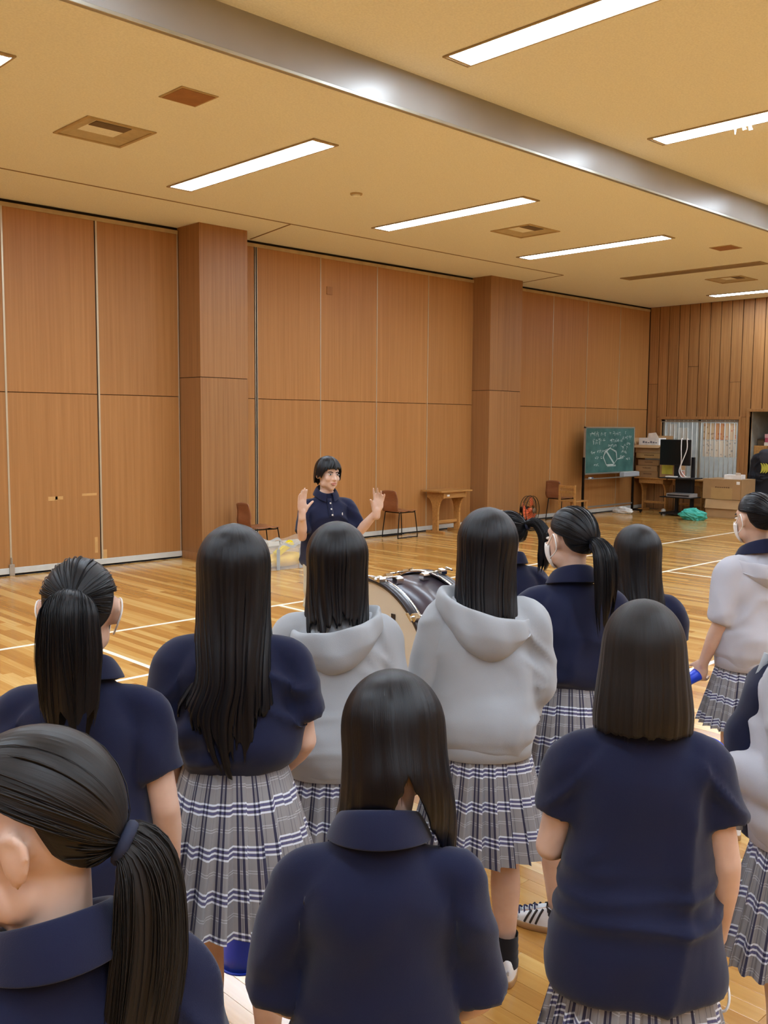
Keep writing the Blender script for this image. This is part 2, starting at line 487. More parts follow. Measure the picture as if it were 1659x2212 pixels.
# far slatted wall with a window and an opening
WY0, WY1, WZ0, WZ1 = 9.07, 10.84, .70, 1.98
OY0, OY1, OZ1 = 6.4, 8.86, 2.14
wr = MB()
for (y0, y1, z0, z1) in ((YN, OY0, 0, ZH), (OY0, OY1, OZ1, ZH), (OY1, WY0, 0, ZL), (WY0, WY1, 0, WZ0), (WY0, WY1, WZ1, ZL), (WY1, YL + .1, 0, ZL)):
    wr.box((XR + .02, y0, z0), (XR + .10, y1, min(z1, ZH)))
wr = wr.build('wall_right', M['slatback']); tag(wr, kind='structure')
ys = [11.2 - .236 * k for k in range(0, 42)]
for k, (y1, y0) in enumerate(zip(ys[:-1], ys[1:])):
    ztop = ZL if y0 > YF - .1 else ZH
    a, b_ = y0 + .009, y1 - .009
    cuts = [0, ztop] if k % 4 else [0, (2.75, 3.1)[k // 4 % 2], ztop]
    for z0, z1 in zip(cuts[:-1], cuts[1:]):
        segs = [(z0, z1)]
        parts = []
        if b_ > WY0 - .05 and a < WY1 + .05:
            parts = [(a, b_, q0, q1) for q0, q1 in ((z0, min(z1, WZ0 - .05)), (max(z0, WZ1 + .05), z1))]
            parts += [(max(a, WY1 + .05), b_, max(z0, WZ0 - .05), min(z1, WZ1 + .05)), (a, min(b_, WY0 - .05), max(z0, WZ0 - .05), min(z1, WZ1 + .05))]
            if a < OY1 + .05: parts = [(max(p[0], OY1 + .05), p[1], p[2], p[3]) if p[3] < OZ1 else p for p in parts]
        elif b_ > OY0 - .05 and a < OY1 + .05:
            parts = [(a, b_, max(z0, OZ1 + .05), z1), (max(a, OY1 + .05), b_, z0, min(z1, OZ1 + .05)), (a, min(b_, OY0 - .05), z0, min(z1, OZ1 + .05))]
        else: parts = [(a, b_, z0, z1)]
        for p0, p1, s0, s1 in parts:
            if p1 - p0 < .02 or s1 - s0 < .05: continue
            dx = .004 * ((k * 7) % 3)
            MB().box((XR - .002 - dx, p0, s0 + .003), (XR + .02, p1, s1 - .003), .002).build('slat_board', M['slat'], wr)
# window
win = MB()
for (y0, y1, z0, z1) in ((WY0 - .05, WY1 + .05, WZ1, WZ1 + .06), (WY0 - .05, WY1 + .05, WZ0 - .06, WZ0), (WY0 - .05, WY0, WZ0, WZ1), (WY1, WY1 + .05, WZ0, WZ1)):
    win.box((XR - .03, y0, z0), (XR + .10, y1, z1), .003)
win = win.build('window_1', M['slat']); tag(win, kind='structure')
glass = NT('window_glass'); glass.base((.95, .98, 1, 1)); glass.set(Roughness=.02, Alpha=.07); glass = glass.m
for (y0, y1, xx) in ((WY0, 9.98, XR + .03), (9.93, WY1, XR + .055)):
    f = MB()
    for (a, b_, c, d) in ((y0, y1, WZ0, WZ0 + .045), (y0, y1, WZ1 - .045, WZ1), (y0, y0 + .045, WZ0, WZ1), (y1 - .045, y1, WZ0, WZ1)):
        f.box((xx, a, c), (xx + .022, b_, d), .002)
    sash = f.build('sash', M['alu'], win)
    MB().box((xx + .009, y0 + .04, WZ0 + .04), (xx + .013, y1 - .04, WZ1 - .04)).build('pane', glass, sash)
nb = 16
for k in range(nb):
    y = WY0 + .05 + (WY1 - WY0 - .1) * (k + .5) / nb
    MB().cyl((XR + .005, y, WZ0 + .01), (XR + .005, y, WZ1 - .01), .0085, seg=8).build('window_bar', M['whitetrim'], win, True)
for z in (WZ0 + .02, WZ1 - .06):
    MB().box((XR - .005, WY0, z), (XR + .014, WY1, z + .02)).build('bar_rail', M['alu'], win)
# posters on the inside of the right pane
pc = ['cfb58f', 'd09a6a', 'd9bf9c', 'd6cbb8', 'dccfba', 'cdc2ae']
for i in range(6):
    r_, c_ = divmod(i, 3)
    y1 = 9.86 - c_ * .245; z1 = 1.90 - r_ * .36
    pm = NT('poster_print_%d' % i); tcn = pm.n('ShaderNodeTexCoord')
    vr = pm.n('ShaderNodeTexVoronoi'); vr.distance = 'CHEBYCHEV'; vr.inputs['Scale'].default_value = 14
    pm.l(tcn.outputs['Object'], vr.inputs['Vector'])
    mask = pm.math('LESS_THAN', vr.outputs['Distance'], .22)
    pm.base(pm.mix(pm.math('MULTIPLY', mask, .55), lin(pc[i]), lin(['7a4a30', 'b03a28', 'c02a20', '6a6a70', '8a7a70', '55606a'][i]))); pm.set(Roughness=.8)
    MB().box((XR + .018, y1 - .235, z1 - .345), (XR + .021, y1, z1)).build('poster', pm.m, win)
for k, (y1, z1, w_, h_) in enumerate(((10.70, 1.88, .22, .30), (10.45, 1.80, .24, .34), (10.68, 1.50, .20, .28))):
    MB().box((XR + .018, y1 - w_, z1 - h_), (XR + .021, y1, z1)).build('poster', M['whitetrim'], win)
# room beyond the window
ofc = MB()
ofc.box((XR + 3.2, 8.9, -.02), (XR + 3.3, 12.5, 3.0)); ofc.box((XR + .11, 12.4, 0), (XR + 3.3, 12.5, 3.0)); ofc.box((XR + .11, 8.88, 0), (XR + 3.3, 8.93, 3.0))
ofc.box((XR + .11, 8.9, 2.9), (XR + 3.3, 12.5, 3.0)); ofc.box((XR + .11, 8.9, -.06), (XR + 3.3, 12.5, 0))
ofc = ofc.build('wall_office', simple('office_wall', 'a9aaa6', .8)); tag(ofc, kind='structure')
ol = empty('ceiling_light', (XR + 1.4, 10.2, 2.895), 0, 'small lit ceiling light in the office behind the barred window', 'ceiling light')
MB().box((-.12, -.62, -.02), (.12, .62, 0.004)).build('lamp_tray', M['rim'], ol)
MB().box((-.1, -.6, -.03), (.1, .6, -.02)).build('lamp_tube', emit('office_lamp', (.93, .97, 1), 80.0), ol)
# opening (no door) with frame and an alcove behind
dr = MB()
dr.box((XR - .03, OY1 - .0, 0), (XR + .12, OY1 + .05, OZ1 + .06), .003); dr.box((XR - .03, OY0 - .05, 0), (XR + .12, OY0, OZ1 + .06), .003); dr.box((XR - .03, OY0, OZ1), (XR + .12, OY1, OZ1 + .06), .003)
dr = dr.build('door_1', M['slat']); tag(dr, kind='structure')
al = MB()
al.box((XR + 1.9, OY0 - .3, 0), (XR + 2.0, OY1, 2.6)); al.box((XR + .12, OY1 - .02, 0), (XR + 2.0, OY1 + .01, 2.6)); al.box((XR + .12, OY0 - .35, 0), (XR + 2.0, OY0 - .3, 2.6))
al.box((XR + .1, OY0 - .3, 2.55), (XR + 2.0, OY1, 2.6)); al.box((XR + .1, OY0 - .3, -.06), (XR + 2.0, OY1, 0))
al = al.build('wall_alcove', M['greywall']); tag(al, kind='structure')
# closing walls behind the photographer
for nm, a, b_ in (('wall_back', (XN, YN - .1, 0), (XR, YN, ZH)), ('wall_near', (XN - .1, YN, 0), (XN, YL, ZH))):
    o = MB().box(a, b_).build(nm, M['plaster']); tag(o, kind='structure')

# ------------------------------------------------------------------ ceiling fittings
def ceiling_light(x, y, z, label, lit=True, group='long ceiling lights'):
    t = empty('ceiling_light', (x, y, z), 0, label, 'ceiling light', group)
    f = MB()
    for (a, b_, c, d) in ((-.15, -.13, -1.26, 1.26), (.13, .15, -1.26, 1.26), (-.13, .13, -1.26, -1.235), (-.13, .13, 1.235, 1.26)):
        f.box((a, c, -.014), (b_, d, .0), .003)
    f.build('frame', M['rim'], t)
    for e in (-1, 1):
        y0, y1 = sorted((e * 1.235, e * 1.205)); MB().box((-.125, y0, -.010), (.125, y1, -.001)).build('end_shade', M['vent'], t)
    MB().box((-.128, -1.205, -.012), (.128, 1.205, -.002)).build('lamp_tube', M['lamp'] if lit else M['unlit'], t)
    return t
xsL = [-3.3, -.26, 2.80, 5.82, 8.89, 11.95, 14.87, 17.98]
nmL = {2.80: 'lit ceiling light cut off by the left edge of the photo', 5.82: 'lit ceiling light above the left wall panels, nearest of the low ceiling row',
       8.89: 'lit ceiling light near the round smoke detector, second of the low row', 11.95: 'lit ceiling light past the square vent, third of the low ceiling row',
       14.87: 'unlit dark ceiling light between lit ones on the low ceiling', 17.98: 'farthest lit ceiling light, close to the slatted wall'}
OUT = 'lit ceiling light in the part of the hall behind the camera'
for x in xsL:
    ceiling_light(x, 8.09, ZL, nmL.get(x, OUT), x != 14.87, 'long ceiling lights' if x in nmL else 'ceiling lights out of view')
nmH = {5.84: 'biggest lit ceiling light at the top, nearest on the raised ceiling', 8.88: 'lit ceiling light at right edge with torn tape hanging from it'}
for yy in (4.02, -.3, -3.2):
    for x in (-3.3, -.26, 2.78, 5.84, 8.88, 11.95, 15.0, 17.9):
        t = ceiling_light(x, yy, ZH, nmH.get(x, OUT) if yy > 3 else OUT, True, 'long ceiling lights' if (x in nmH and yy > 3) else 'ceiling lights out of view')
        if yy > 3 and x == 8.88:
            for (q, l) in ((.44, .06), (.36, .035), (.30, .05)):
                MB().grid([[(.10 + .004 * i, q + .01 * i * (1 if l > .05 else -1) * .4, -.012 - l * i / 4), (.13 + .004 * i, q + .04, -.012 - l * i / 4 * .8)] for i in range(5)]).build('torn_tape', M['line'], t, fix=False)

def vent(x, y, label):
    t = empty('air_vent', (x, y, ZL), 0, label, 'ceiling vent', 'square ceiling vents')
    f = MB(); R0, R1 = .33, .30
    for (a, b_, c, d) in ((-R0, R0, -R0, -R1), (-R0, R0, R1, R0), (-R0, -R1, -R1, R1), (R1, R0, -R1, R1)):
        f.box((a, c, -.012), (b_, d, 0), .003)
    f.build('frame', M['vent'], t)
    P = lambda r, z: [(-r, -r, z), (r, -r, z), (r, r, z), (-r, r, z)]
    s = MB(); s.V = P(.305, -.003) + P(.175, .026); s.F = [(i, (i + 1) % 4, 4 + (i + 1) % 4, 4 + i) for i in range(4)]
    s.build('sloped_ring', M['ventring'], t)
    MB().box((-.19, -.19, .026), (.19, .19, .036)).build('centre_plate', M['ceil'], t)
    MB().box((-.17, -.175, .019), (.17, -.03, .0262), .003).build('outlet_slot', M['ventdark'], t)
    return t
vent(4.25, VY, 'large square air vent at the left of the ceiling')
vent(10.32, VY, 'square air vent between the second and third low lights')
vent(16.2, VY, 'faint square air vent farthest away near the slatted wall')
for x, lb in ((4.27, 'brown square ceiling grille nearest the fascia at left'), (13.28, 'small brown square ceiling grille far away at right')):
    t = empty('ceiling_grille', (x, 6.69, ZL), 0, lb, 'ceiling grille', 'brown ceiling grilles')
    MB().box((-.17, -.17, -.008), (.17, .17, 0), .003).build('frame', M['vent'], t)
    MB().box((-.15, -.15, -.011), (.15, .15, -.007)).build('grille_panel', M['speaker'], t)
t = empty('smoke_detector', (7.35, 8.11, ZL), 0, 'small round smoke detector on the low ceiling', 'smoke detector')
MB().tube([(0, 0, 0), (0, 0, -.014)], [.07, .068], 24).build('base', M['vent'], t)
MB().tube([(0, 0, -.012), (0, 0, -.03), (0, 0, -.045)], [.045, .045, .03], 24).build('sensor', M['ceil'], t)

# ------------------------------------------------------------------ people: materials
def skin_mat():
    t = NT('skin'); tc = t.n('ShaderNodeTexCoord')
    n = t.n('ShaderNodeTexNoise'); n.inputs['Scale'].default_value = 9; n.inputs['Detail'].default_value = 4
    t.l(tc.outputs['Object'], n.inputs['Vector'])
    t.base(t.ramp(n.outputs[0], [(.3, lin('c6a18c')), (.7, lin('d9baa6'))]))
    t.set(Roughness=.5); t.b.inputs['Subsurface Weight'].default_value = .12; t.b.inputs['Subsurface Radius'].default_value = (.012, .005, .003)
    t.b.inputs['Specular IOR Level'].default_value = .35
    return t.m
M['skin'] = skin_mat()
M['lip'] = simple('lip', 'b8756a', .45)
M['eyewhite'] = simple('eye_white', 'e6e0d8', .25)
M['iris'] = simple('iris_dark', '1c1210', .2)
M['brow'] = simple('brow_hair', '1a1514', .8)
M['scalp'] = simple('scalp', '6f655c', .6)

def cloth(name, col, rough=.85, bump=.25, scale=900, var=.06, sheen=.15, spec=.25):
    t = NT(name); tc = t.n('ShaderNodeTexCoord'); c = lin(col)
    n = t.n('ShaderNodeTexNoise'); n.inputs['Scale'].default_value = 7; n.inputs['Detail'].default_value = 5
    t.l(tc.outputs['Object'], n.inputs['Vector'])
    t.base(t.ramp(n.outputs[0], [(.3, tuple(x * (1 - var) for x in c[:3]) + (1,)), (.7, tuple(x * (1 + var) for x in c[:3]) + (1,))]))
    t.set(Roughness=rough); t.b.inputs['Specular IOR Level'].default_value = spec
    t.b.inputs['Sheen Weight'].default_value = sheen; t.b.inputs['Sheen Roughness'].default_value = .5
    f = t.n('ShaderNodeTexNoise'); f.inputs['Scale'].default_value = scale; f.inputs['Detail'].default_value = 1
    t.l(tc.outputs['Object'], f.inputs['Vector']); t.bump(f.outputs[0], bump, .001)
    return t.m
M['navy'] = cloth('navy_pique', '121733', .85, .3, 700, .06, .14, .22)
M['hoodie'] = cloth('grey_sweat', 'a2a6aa', .9, .3, 500, .04)
M['hoodie2'] = cloth('pale_grey_sweat', 'b2b2ba', .9, .3, 500, .04)
M['khaki'] = cloth('beige_twill', 'bdb59c', .85, .2)
M['sock'] = cloth('black_sock', '15161f', .9, .3)
M['maskw'] = cloth('white_mask', 'e8e6e2', .8, .1)
M['button'] = simple('button_white', 'e8e6e0', .3)
M['shoewhite'] = simple('shoe_leather', 'dedfe0', .45, 0, .05)
M['gum'] = simple('gum_sole', 'a9855a', .6, 0, .08)
M['stripe'] = simple('shoe_black', '1d1a1c', .5)
M['shoegrey'] = simple('shoe_suede', 'b4b5b8', .8)
M['lace'] = simple('shoe_lace', '2a2a4e', .8)
M['tie'] = simple('hair_elastic', '1a2038', .8)
M['bluepl'] = simple('blue_plastic', '1b3fc4', .35, 0, .05)
M['cord'] = simple('white_cord', 'ece9e4', .7)

def hair_mat(name, c0, c1, rough=.36):
    t = NT(name); uv = t.n('ShaderNodeUVMap'); uv.uv_map = 'UVMap'
    mp = t.n('ShaderNodeMapping'); mp.inputs['Scale'].default_value = (420, 1.6, 1)
    t.l(uv.outputs[0], mp.inputs['Vector'])
    n = t.n('ShaderNodeTexNoise'); n.inputs['Scale'].default_value = 1; n.inputs['Detail'].default_value = 5
    t.l(mp.outputs[0], n.inputs['Vector'])
    t.base(t.ramp(n.outputs[0], [(.3, lin(c0)), (.75, lin(c1))]))
    t.l(t.math('MULTIPLY_ADD', n.outputs[0], .25, rough - .1), t.b.inputs['Roughness'])
    t.b.inputs['Specular IOR Level'].default_value = .3
    tg = t.n('ShaderNodeTangent'); tg.direction_type = 'UV_MAP'; tg.uv_map = 'UVMap'
    t.l(tg.outputs[0], t.b.inputs['Tangent']); t.b.inputs['Anisotropic'].default_value = .55; t.b.inputs['Anisotropic Rotation'].default_value = .25
    t.bump(n.outputs[0], .32, .002)
    return t.m
M['hairblack'] = hair_mat('black_hair', '040407', '0b0b11', .33)
M['hairbrown'] = hair_mat('dark_brown_hair', '0c0806', '1d1612', .42)
M['hairsoft'] = hair_mat('soft_brown_hair', '0b0807', '19120f', .42)

def plaid_mat():
    t = NT('tartan_wool'); uv = t.n('ShaderNodeUVMap'); uv.uv_map = 'UVMap'
    sp = t.n('ShaderNodeSeparateXYZ'); t.l(uv.outputs[0], sp.inputs[0])
    def bands(co, period, items):
        f = t.math('FRACT', t.math('DIVIDE', co, period)); tot = None
        for c, wd in items:
            mk = t.math('LESS_THAN', t.math('ABSOLUTE', t.math('SUBTRACT', f, c)), wd / 2)
            tot = mk if tot is None else t.math('MAXIMUM', tot, mk)
        return tot
    u, v = sp.outputs[0], sp.outputs[1]
    PU, PV = .118, .105
    darkv = bands(u, PU, [(.18, .085), (.36, .085)])
    midv = bands(u, PU, [(.27, .05), (.70, .04), (.86, .025)])
    whiteh = bands(v, PV, [(.18, .045), (.305, .045), (.43, .045)])
    navyh = bands(v, PV, [(.243, .06), (.368, .06)])
    thin = bands(v, PV, [(.74, .018), (.80, .018)])
    c = lin('8f8c8d')
    c = t.mix(t.math('MULTIPLY', midv, .6), c, lin('5c5a62'))
    c = t.mix(t.math('MULTIPLY', thin, .6), c, lin('c9c9d2'))
    c = t.mix(t.math('MULTIPLY', navyh, .8), c, lin('4a4a78'))
    c = t.mix(t.math('MULTIPLY', whiteh, .9), c, lin('dfe4ee'))
    fac = t.math('MULTIPLY', darkv, t.math('SUBTRACT', .93, t.math('MULTIPLY', whiteh, .35)))
    c = t.mix(fac, c, lin('262540'))
    t.base(c); t.set(Roughness=.85); t.b.inputs['Specular IOR Level'].default_value = .2; t.b.inputs['Sheen Weight'].default_value = .1
    return t.m
M['plaid'] = plaid_mat()

# ------------------------------------------------------------------ people: shapes (local frame: +Y forward, +X the person's right, metres at stature 1.58)
def rotm(yaw=0, pitch=0, roll=0):
    return np.array(Matrix.Rotation(yaw, 3, 'Z') @ Matrix.Rotation(-pitch, 3, 'X') @ Matrix.Rotation(roll, 3, 'Y'))

def rows_loft(mb, rows, n=36, e=2.3):
    """rows: (z, hx, hy, cy[, cx])"""
    th = np.linspace(0, 2 * PI, n, endpoint=False); G = []
    for r in rows:
        z, hx, hy, cy = r[:4]; cx = r[4] if len(r) > 4 else 0
        c, s = np.cos(th), np.sin(th)
        G.append(np.stack([cx + hx * np.sign(c) * np.abs(c) ** (2 / e), cy + hy * np.sign(s) * np.abs(s) ** (2 / e), np.full(n, z)], 1))
    return mb.grid(np.array(G), closed_v=True, cap0=True, cap1=True)

def limb(mb, pts, rad, n=10, seg=14, flat=1.0, up=None, ends='round'):
    P = smooth_path(pts, n); k = np.linspace(0, 1, len(rad)); r = np.interp(np.linspace(0, 1, n), k, rad)
    mb.grid(tube_grid(P, r, seg, flat, up, ends), closed_v=True, cap0=True, cap1=True)

def hand(mb, wrist, d, nrm, side, curl=(.25, .3, .35, .4), spread=.12, thumb_out=.7, thumb_curl=.25, k=1.0):
    """d: direction of the fingers, nrm: out of the palm, side: +1/-1 where the thumb is along d x nrm"""
    d = np.array(d, float); d /= np.linalg.norm(d); nrm = np.array(nrm, float); nrm -= d * (nrm @ d); nrm /= np.linalg.norm(nrm)
    sd = np.cross(d, nrm) * side
    w_ = np.array(wrist, float); R = np.stack([sd, nrm, d], 1)
    limb(mb, [w_ - d * .03 * k, w_ + d * .01 * k], [.024 * k, .024 * k], 4, 10)
    mb.ell(w_ + d * .045 * k, (.037 * k, .015 * k, .05 * k), R)
    mb.ell(w_ + d * .03 * k + sd * .022 * k + nrm * .006 * k, (.018 * k, .015 * k, .03 * k), R)
    L = [.068, .076, .071, .056]; off = [.027, .009, -.009, -.026]
    for f in range(4):
        b = w_ + d * (.082 - (.004, 0, .003, .010)[f]) * k + sd * off[f] * k
        a = spread * (1.2, .4, -.4, -1.3)[f]
        dd = d * math.cos(a) + sd * math.sin(a); pts = [b - dd * .012 * k, b]; ang = 0
        for sgm, fr in enumerate((.42, .33, .25)):
            ang += curl[f] * (.8, 1.2, 1.0)[sgm]
            pts.append(pts[-1] + (dd * math.cos(ang) + nrm * math.sin(ang)) * L[f] * fr * k)
        limb(mb, pts, [.0095 * k, .0092 * k, .0085 * k, .0075 * k, .0062 * k], 10, 8)
    b = w_ + d * .022 * k + sd * .028 * k + nrm * .005 * k
    a = thumb_out; dd = d * math.cos(a) + sd * math.sin(a)
    pts = [b - dd * .02 * k, b]
    for sgm, l in enumerate((.036, .03)):
        dd2 = dd * math.cos(thumb_curl * (sgm + .5)) + nrm * math.sin(thumb_curl * (sgm + .5))
        pts.append(pts[-1] + dd2 * l * k)
    limb(mb, pts, [.013 * k, .0125 * k, .0105 * k, .008 * k], 8, 8)

def head_prims(mb, HC, R, male=False):
    def E(c, r, rr=None):
        Q = R if rr is None else R @ rr
        mb.ell(HC + R @ np.array(c), r, Q, 18, 12)
    def Lm(pts, rad): limb(mb, [HC + R @ np.array(p) for p in pts], rad, 8, 10)
    E((0, -.012, .025), (.073, .092, .088))
    E((0, .028, -.022), (.062, .062, .078))
    E((0, .034, -.065), (.047, .05, .042))
    E((0, .058, -.092), (.022, .026, .020))
    E((0, .062, .030), (.052, .022, .022))                      # brow
    for s in (-1, 1):
        E((s * .036, .064, -.026), (.022, .020, .022))          # cheek
        E((s * .047, .015, -.062), (.016, .035, .03))           # jaw
        ea = rotm(s * .42)                                      # ear
        E((s * .079, -.010, -.004), (.009, .021, .031), ea)
        Lm([(s * .075, .004, .010), (s * .083, -.004, .026), (s * .088, -.022, .022), (s * .088, -.028, .0), (s * .082, -.016, -.024), (s * .074, -.004, -.034)], [.006, .0058, .006, .006, .0055, .006])
    Lm([(0, .084, .012), (0, .097, -.010), (0, .109, -.028)], [.007, .0085, .0105])
    for s in (-1, 1): E((s * .011, .095, -.031), (.008, .010, .007))
    E((0, .083, -.055), (.024, .014, .014))                     # mouth mound
    E((0, .091, -.053), (.019, .006, .0045)); E((0, .089, -.063), (.016, .006, .005))

def face_parts(body, HC, R, s_):
    def put(mb, nm, m):
        o = mb.build(nm, M[m], body, True); return o
    for s in (-1, 1):
        e = MB().ell((HC + R @ np.array((s * .031, .078, .004))) * s_, np.array((.0145, .0085, .0058)) * s_, R, 12, 8); eo = put(e, 'eye', 'eyewhite')
        e = MB().ell((HC + R @ np.array((s * .031, .0835, .0035))) * s_, np.array((.0062, .0045, .0056)) * s_, R, 12, 8); e.build('iris', M['iris'], eo, True)
        b = MB(); limb(b, [(HC + R @ np.array(p)) * s_ for p in ((s * .014, .0855, .0195), (s * .03, .086, .024), (s * .046, .076, .020))], np.array([.0028, .0034, .0018]) * s_, 6, 6); put(b, 'eyebrow', 'brow')
        b = MB(); limb(b, [(HC + R @ np.array(p)) * s_ for p in ((s * .017, .084, .0065), (s * .031, .0865, .0105), (s * .045, .079, .007))], np.array([.0012, .0016, .001]) * s_, 6, 6); put(b, 'eyelid', 'brow')
    m = MB(); limb(m, [(HC + R @ np.array(p)) * s_ for p in ((-.021, .0875, -.0575), (0, .0965, -.055), (.021, .0875, -.0575))], np.array([.002, .0042, .002]) * s_, 8, 6); mo = put(m, 'mouth', 'lip')
    m = MB(); limb(m, [(HC + R @ np.array(p)) * s_ for p in ((-.016, .087, -.064), (0, .094, -.0665), (.016, .087, -.064))], np.array([.002, .0048, .002]) * s_, 8, 6); m.build('lower_lip', M['lip'], mo, True)

# ---- hair
def smoothstep(a, b, x):
    t = np.clip((x - a) / (b - a), 0, 1); return t * t * (3 - 2 * t)

def strands(G, nrm_c, name, mat, parent, n=220, lift=.004, wd=.0022, seed=0, ext=.05, t0=.05):
    """thin tapering locks lying on a hair sheet G[t, col]"""
    r = random.Random(seed); mb = MB(); UV = []
    T, Cn = G.shape[:2]
    for i in range(n):
        c = r.randrange(1, Cn - 1); dc = r.uniform(-2.0, 2.0) * Cn / 160
        a = r.uniform(t0, .5); b = r.uniform(.75, 1.0)
        ts = np.linspace(a, b, 9) * (T - 1); pts = []
        lf = r.uniform(.0, 1.0) * lift
        for q, t in enumerate(ts):
            i0 = min(int(t), T - 2); f = t - i0
            cc = np.clip(c + dc * (q / 8.0), 0, Cn - 2); j = int(cc); g = cc - j
            p = (G[i0, j] * (1 - f) + G[i0 + 1, j] * f) * (1 - g) + (G[i0, j + 1] * (1 - f) + G[i0 + 1, j + 1] * f) * g
            o = p - np.array(nrm_c); o[2] *= .3; o /= np.linalg.norm(o) + 1e-9
            pts.append(p + o * (lf + .0008))
        if b > .93 and ext:
            pts.append(pts[-1] + (pts[-1] - pts[-2]) * r.uniform(.1, 1.0) * ext / .05)
        k = np.linspace(0, 1, len(pts)); rad = wd * r.uniform(.5, 1.2) * (np.minimum(1, 6 * k + .2) * np.sqrt(np.clip(1.02 - k, 0.004, 1)))
        g_ = tube_grid(pts, rad, 3)
        mb.grid(g_, closed_v=True); m_ = len(pts)
        uu = r.random()
        UV.append(np.stack([np.full((m_, 3), uu) + np.array([0, .003, .006]), np.repeat(k[:, None], 3, 1)], -1).reshape(-1, 2))
    return mesh(name, mb.V, mb.F, mat, parent, True, np.concatenate(UV))

def hair_sheet(parent, HC, R, s_, rings, gap, mat, n=170, nt=46, clump=.006, rag=.06, seed=1, top=.012, nstr=240, end=None, part_x=0.0, wispy=1.0, wid=1.0, parting=None):
    """hair hanging from the crown. rings below the dome: (z, cx, cy, hx, hy, gap); z relative to the head centre, metres"""
    Hx, Hy, Hz = .073 + top, .092 + top + .002, .088 + top
    prof = []
    for e in np.linspace(PI / 2, .12, 12):
        prof.append((.025 + Hz * math.sin(e), part_x * math.sin(e), -.012, Hx * math.cos(e) + 1e-4, Hy * math.cos(e) + 1e-4, gap))
    prof += rings
    P = np.array(prof, float); P[:, 3] *= wid
    arc = np.concatenate([[0], np.cumsum(np.abs(np.diff(P[:, 0])) + .5 * np.abs(np.diff(P[:, 3])) + .6 * np.abs(np.diff(P[:, 4])))])
    ts = np.linspace(0, arc[-1], nt); Q = np.stack([np.interp(ts, arc, P[:, k]) for k in range(6)], 1)
    ker = np.array([1, 2, 1.]) / 4
    for _ in range(3):
        Qp = np.vstack([Q[:1], Q, Q[-1:]]); Q2 = sum(ker[k] * Qp[k:k + len(Q)] for k in range(3)); Q2[0] = Q[0]; Q2[-1] = Q[-1]; Q = Q2
    a = np.linspace(0, 1, n); tt = np.linspace(0, 1, nt)
    G = np.zeros((nt, n, 3)); zcol = np.zeros(n)
    cl = noise(np.stack([a * 26, np.zeros(n), np.full(n, seed * 3.1)], 1), seed) * .7 + noise(np.stack([a * 70, np.zeros(n), np.full(n, seed * 1.7)], 1), seed + 5) * .5
    rg = noise(np.stack([a * 22, np.ones(n), np.full(n, seed * 2.3)], 1), seed + 9) * .6 + noise(np.stack([a * 75, np.ones(n), np.full(n, seed * .7)], 1), seed + 11) * .5
    for j in range(n):
        te = 1 - rag * (.5 + .5 * rg[j])
        if end is not None: te *= end(a[j])
        u = tt * te * (nt - 1)
        q = np.stack([np.interp(u, np.arange(nt), Q[:, k]) for k in range(6)], 1)
        g = q[:, 5]; phi = g + (2 * PI - 2 * g) * a[j]
        wob = noise(np.stack([np.full(nt, a[j] * 9), tt * 3, np.full(nt, seed)], 1), seed + 3) * .10 * smoothstep(.35, 1, tt) * wispy
        phi = phi + wob
        k = 1 + (clump / .09) * cl[j] * smoothstep(.06, .8, tt) * wispy
        G[:, j, 0] = q[:, 1] - q[:, 3] * k * np.sin(phi)
        G[:, j, 1] = q[:, 2] + q[:, 4] * k * np.cos(phi)
        G[:, j, 2] = q[:, 0]
    # head rotation acts fully on the top, less on the hanging lengths
    hz = G[..., 2]; wgt = smoothstep(-.30, -.06, hz)[..., None]
    Gr = G @ R.T
    yaw = math.atan2(-R[0, 1], R[1, 1]) ; Ry = rotm(yaw * .75)
    Gh = G @ Ry.T
    W = (Gr * wgt + Gh * (1 - wgt)) + HC
    W = W * s_
    uv = np.stack([np.broadcast_to(a[None, :], (nt, n)), np.broadcast_to(tt[:, None], (nt, n))], -1).reshape(-1, 2)
    mb = MB().grid(W)
    o = mesh('hair', mb.V, mb.F, mat, parent, True, uv)
    if parting is not None:
        G2 = []
        for q in np.linspace(0, 1, 14):
            y_ = parting[0] + (parting[1] - parting[0]) * q; w2 = .0045 * math.sin(PI * min(.97, q + .03)) + .0004; row = []
            for sx in (-1, 0, 1):
                x_ = parting[2] + sx * w2 + .003 * math.sin(q * 9); yy = y_ + .012
                z_ = .025 + Hz * math.sqrt(max(0.0, 1 - (x_ / (Hx * wid)) ** 2 - (yy / Hy) ** 2)) + .0012
                row.append((R @ np.array((x_, y_, z_)) + HC) * s_)
            G2.append(row)
        MB().grid(np.array(G2)).build('parting', M['scalp'], o, True)
    sm = o.modifiers.new('thick', 'SOLIDIFY'); sm.thickness = -.006 * s_; sm.offset = 1
    if nstr:
        tag(strands(W, tuple(HC * s_), 'loose_locks', mat, o, nstr, .004, .0013, seed, .04 * wispy), kind='stuff')
    return o, W

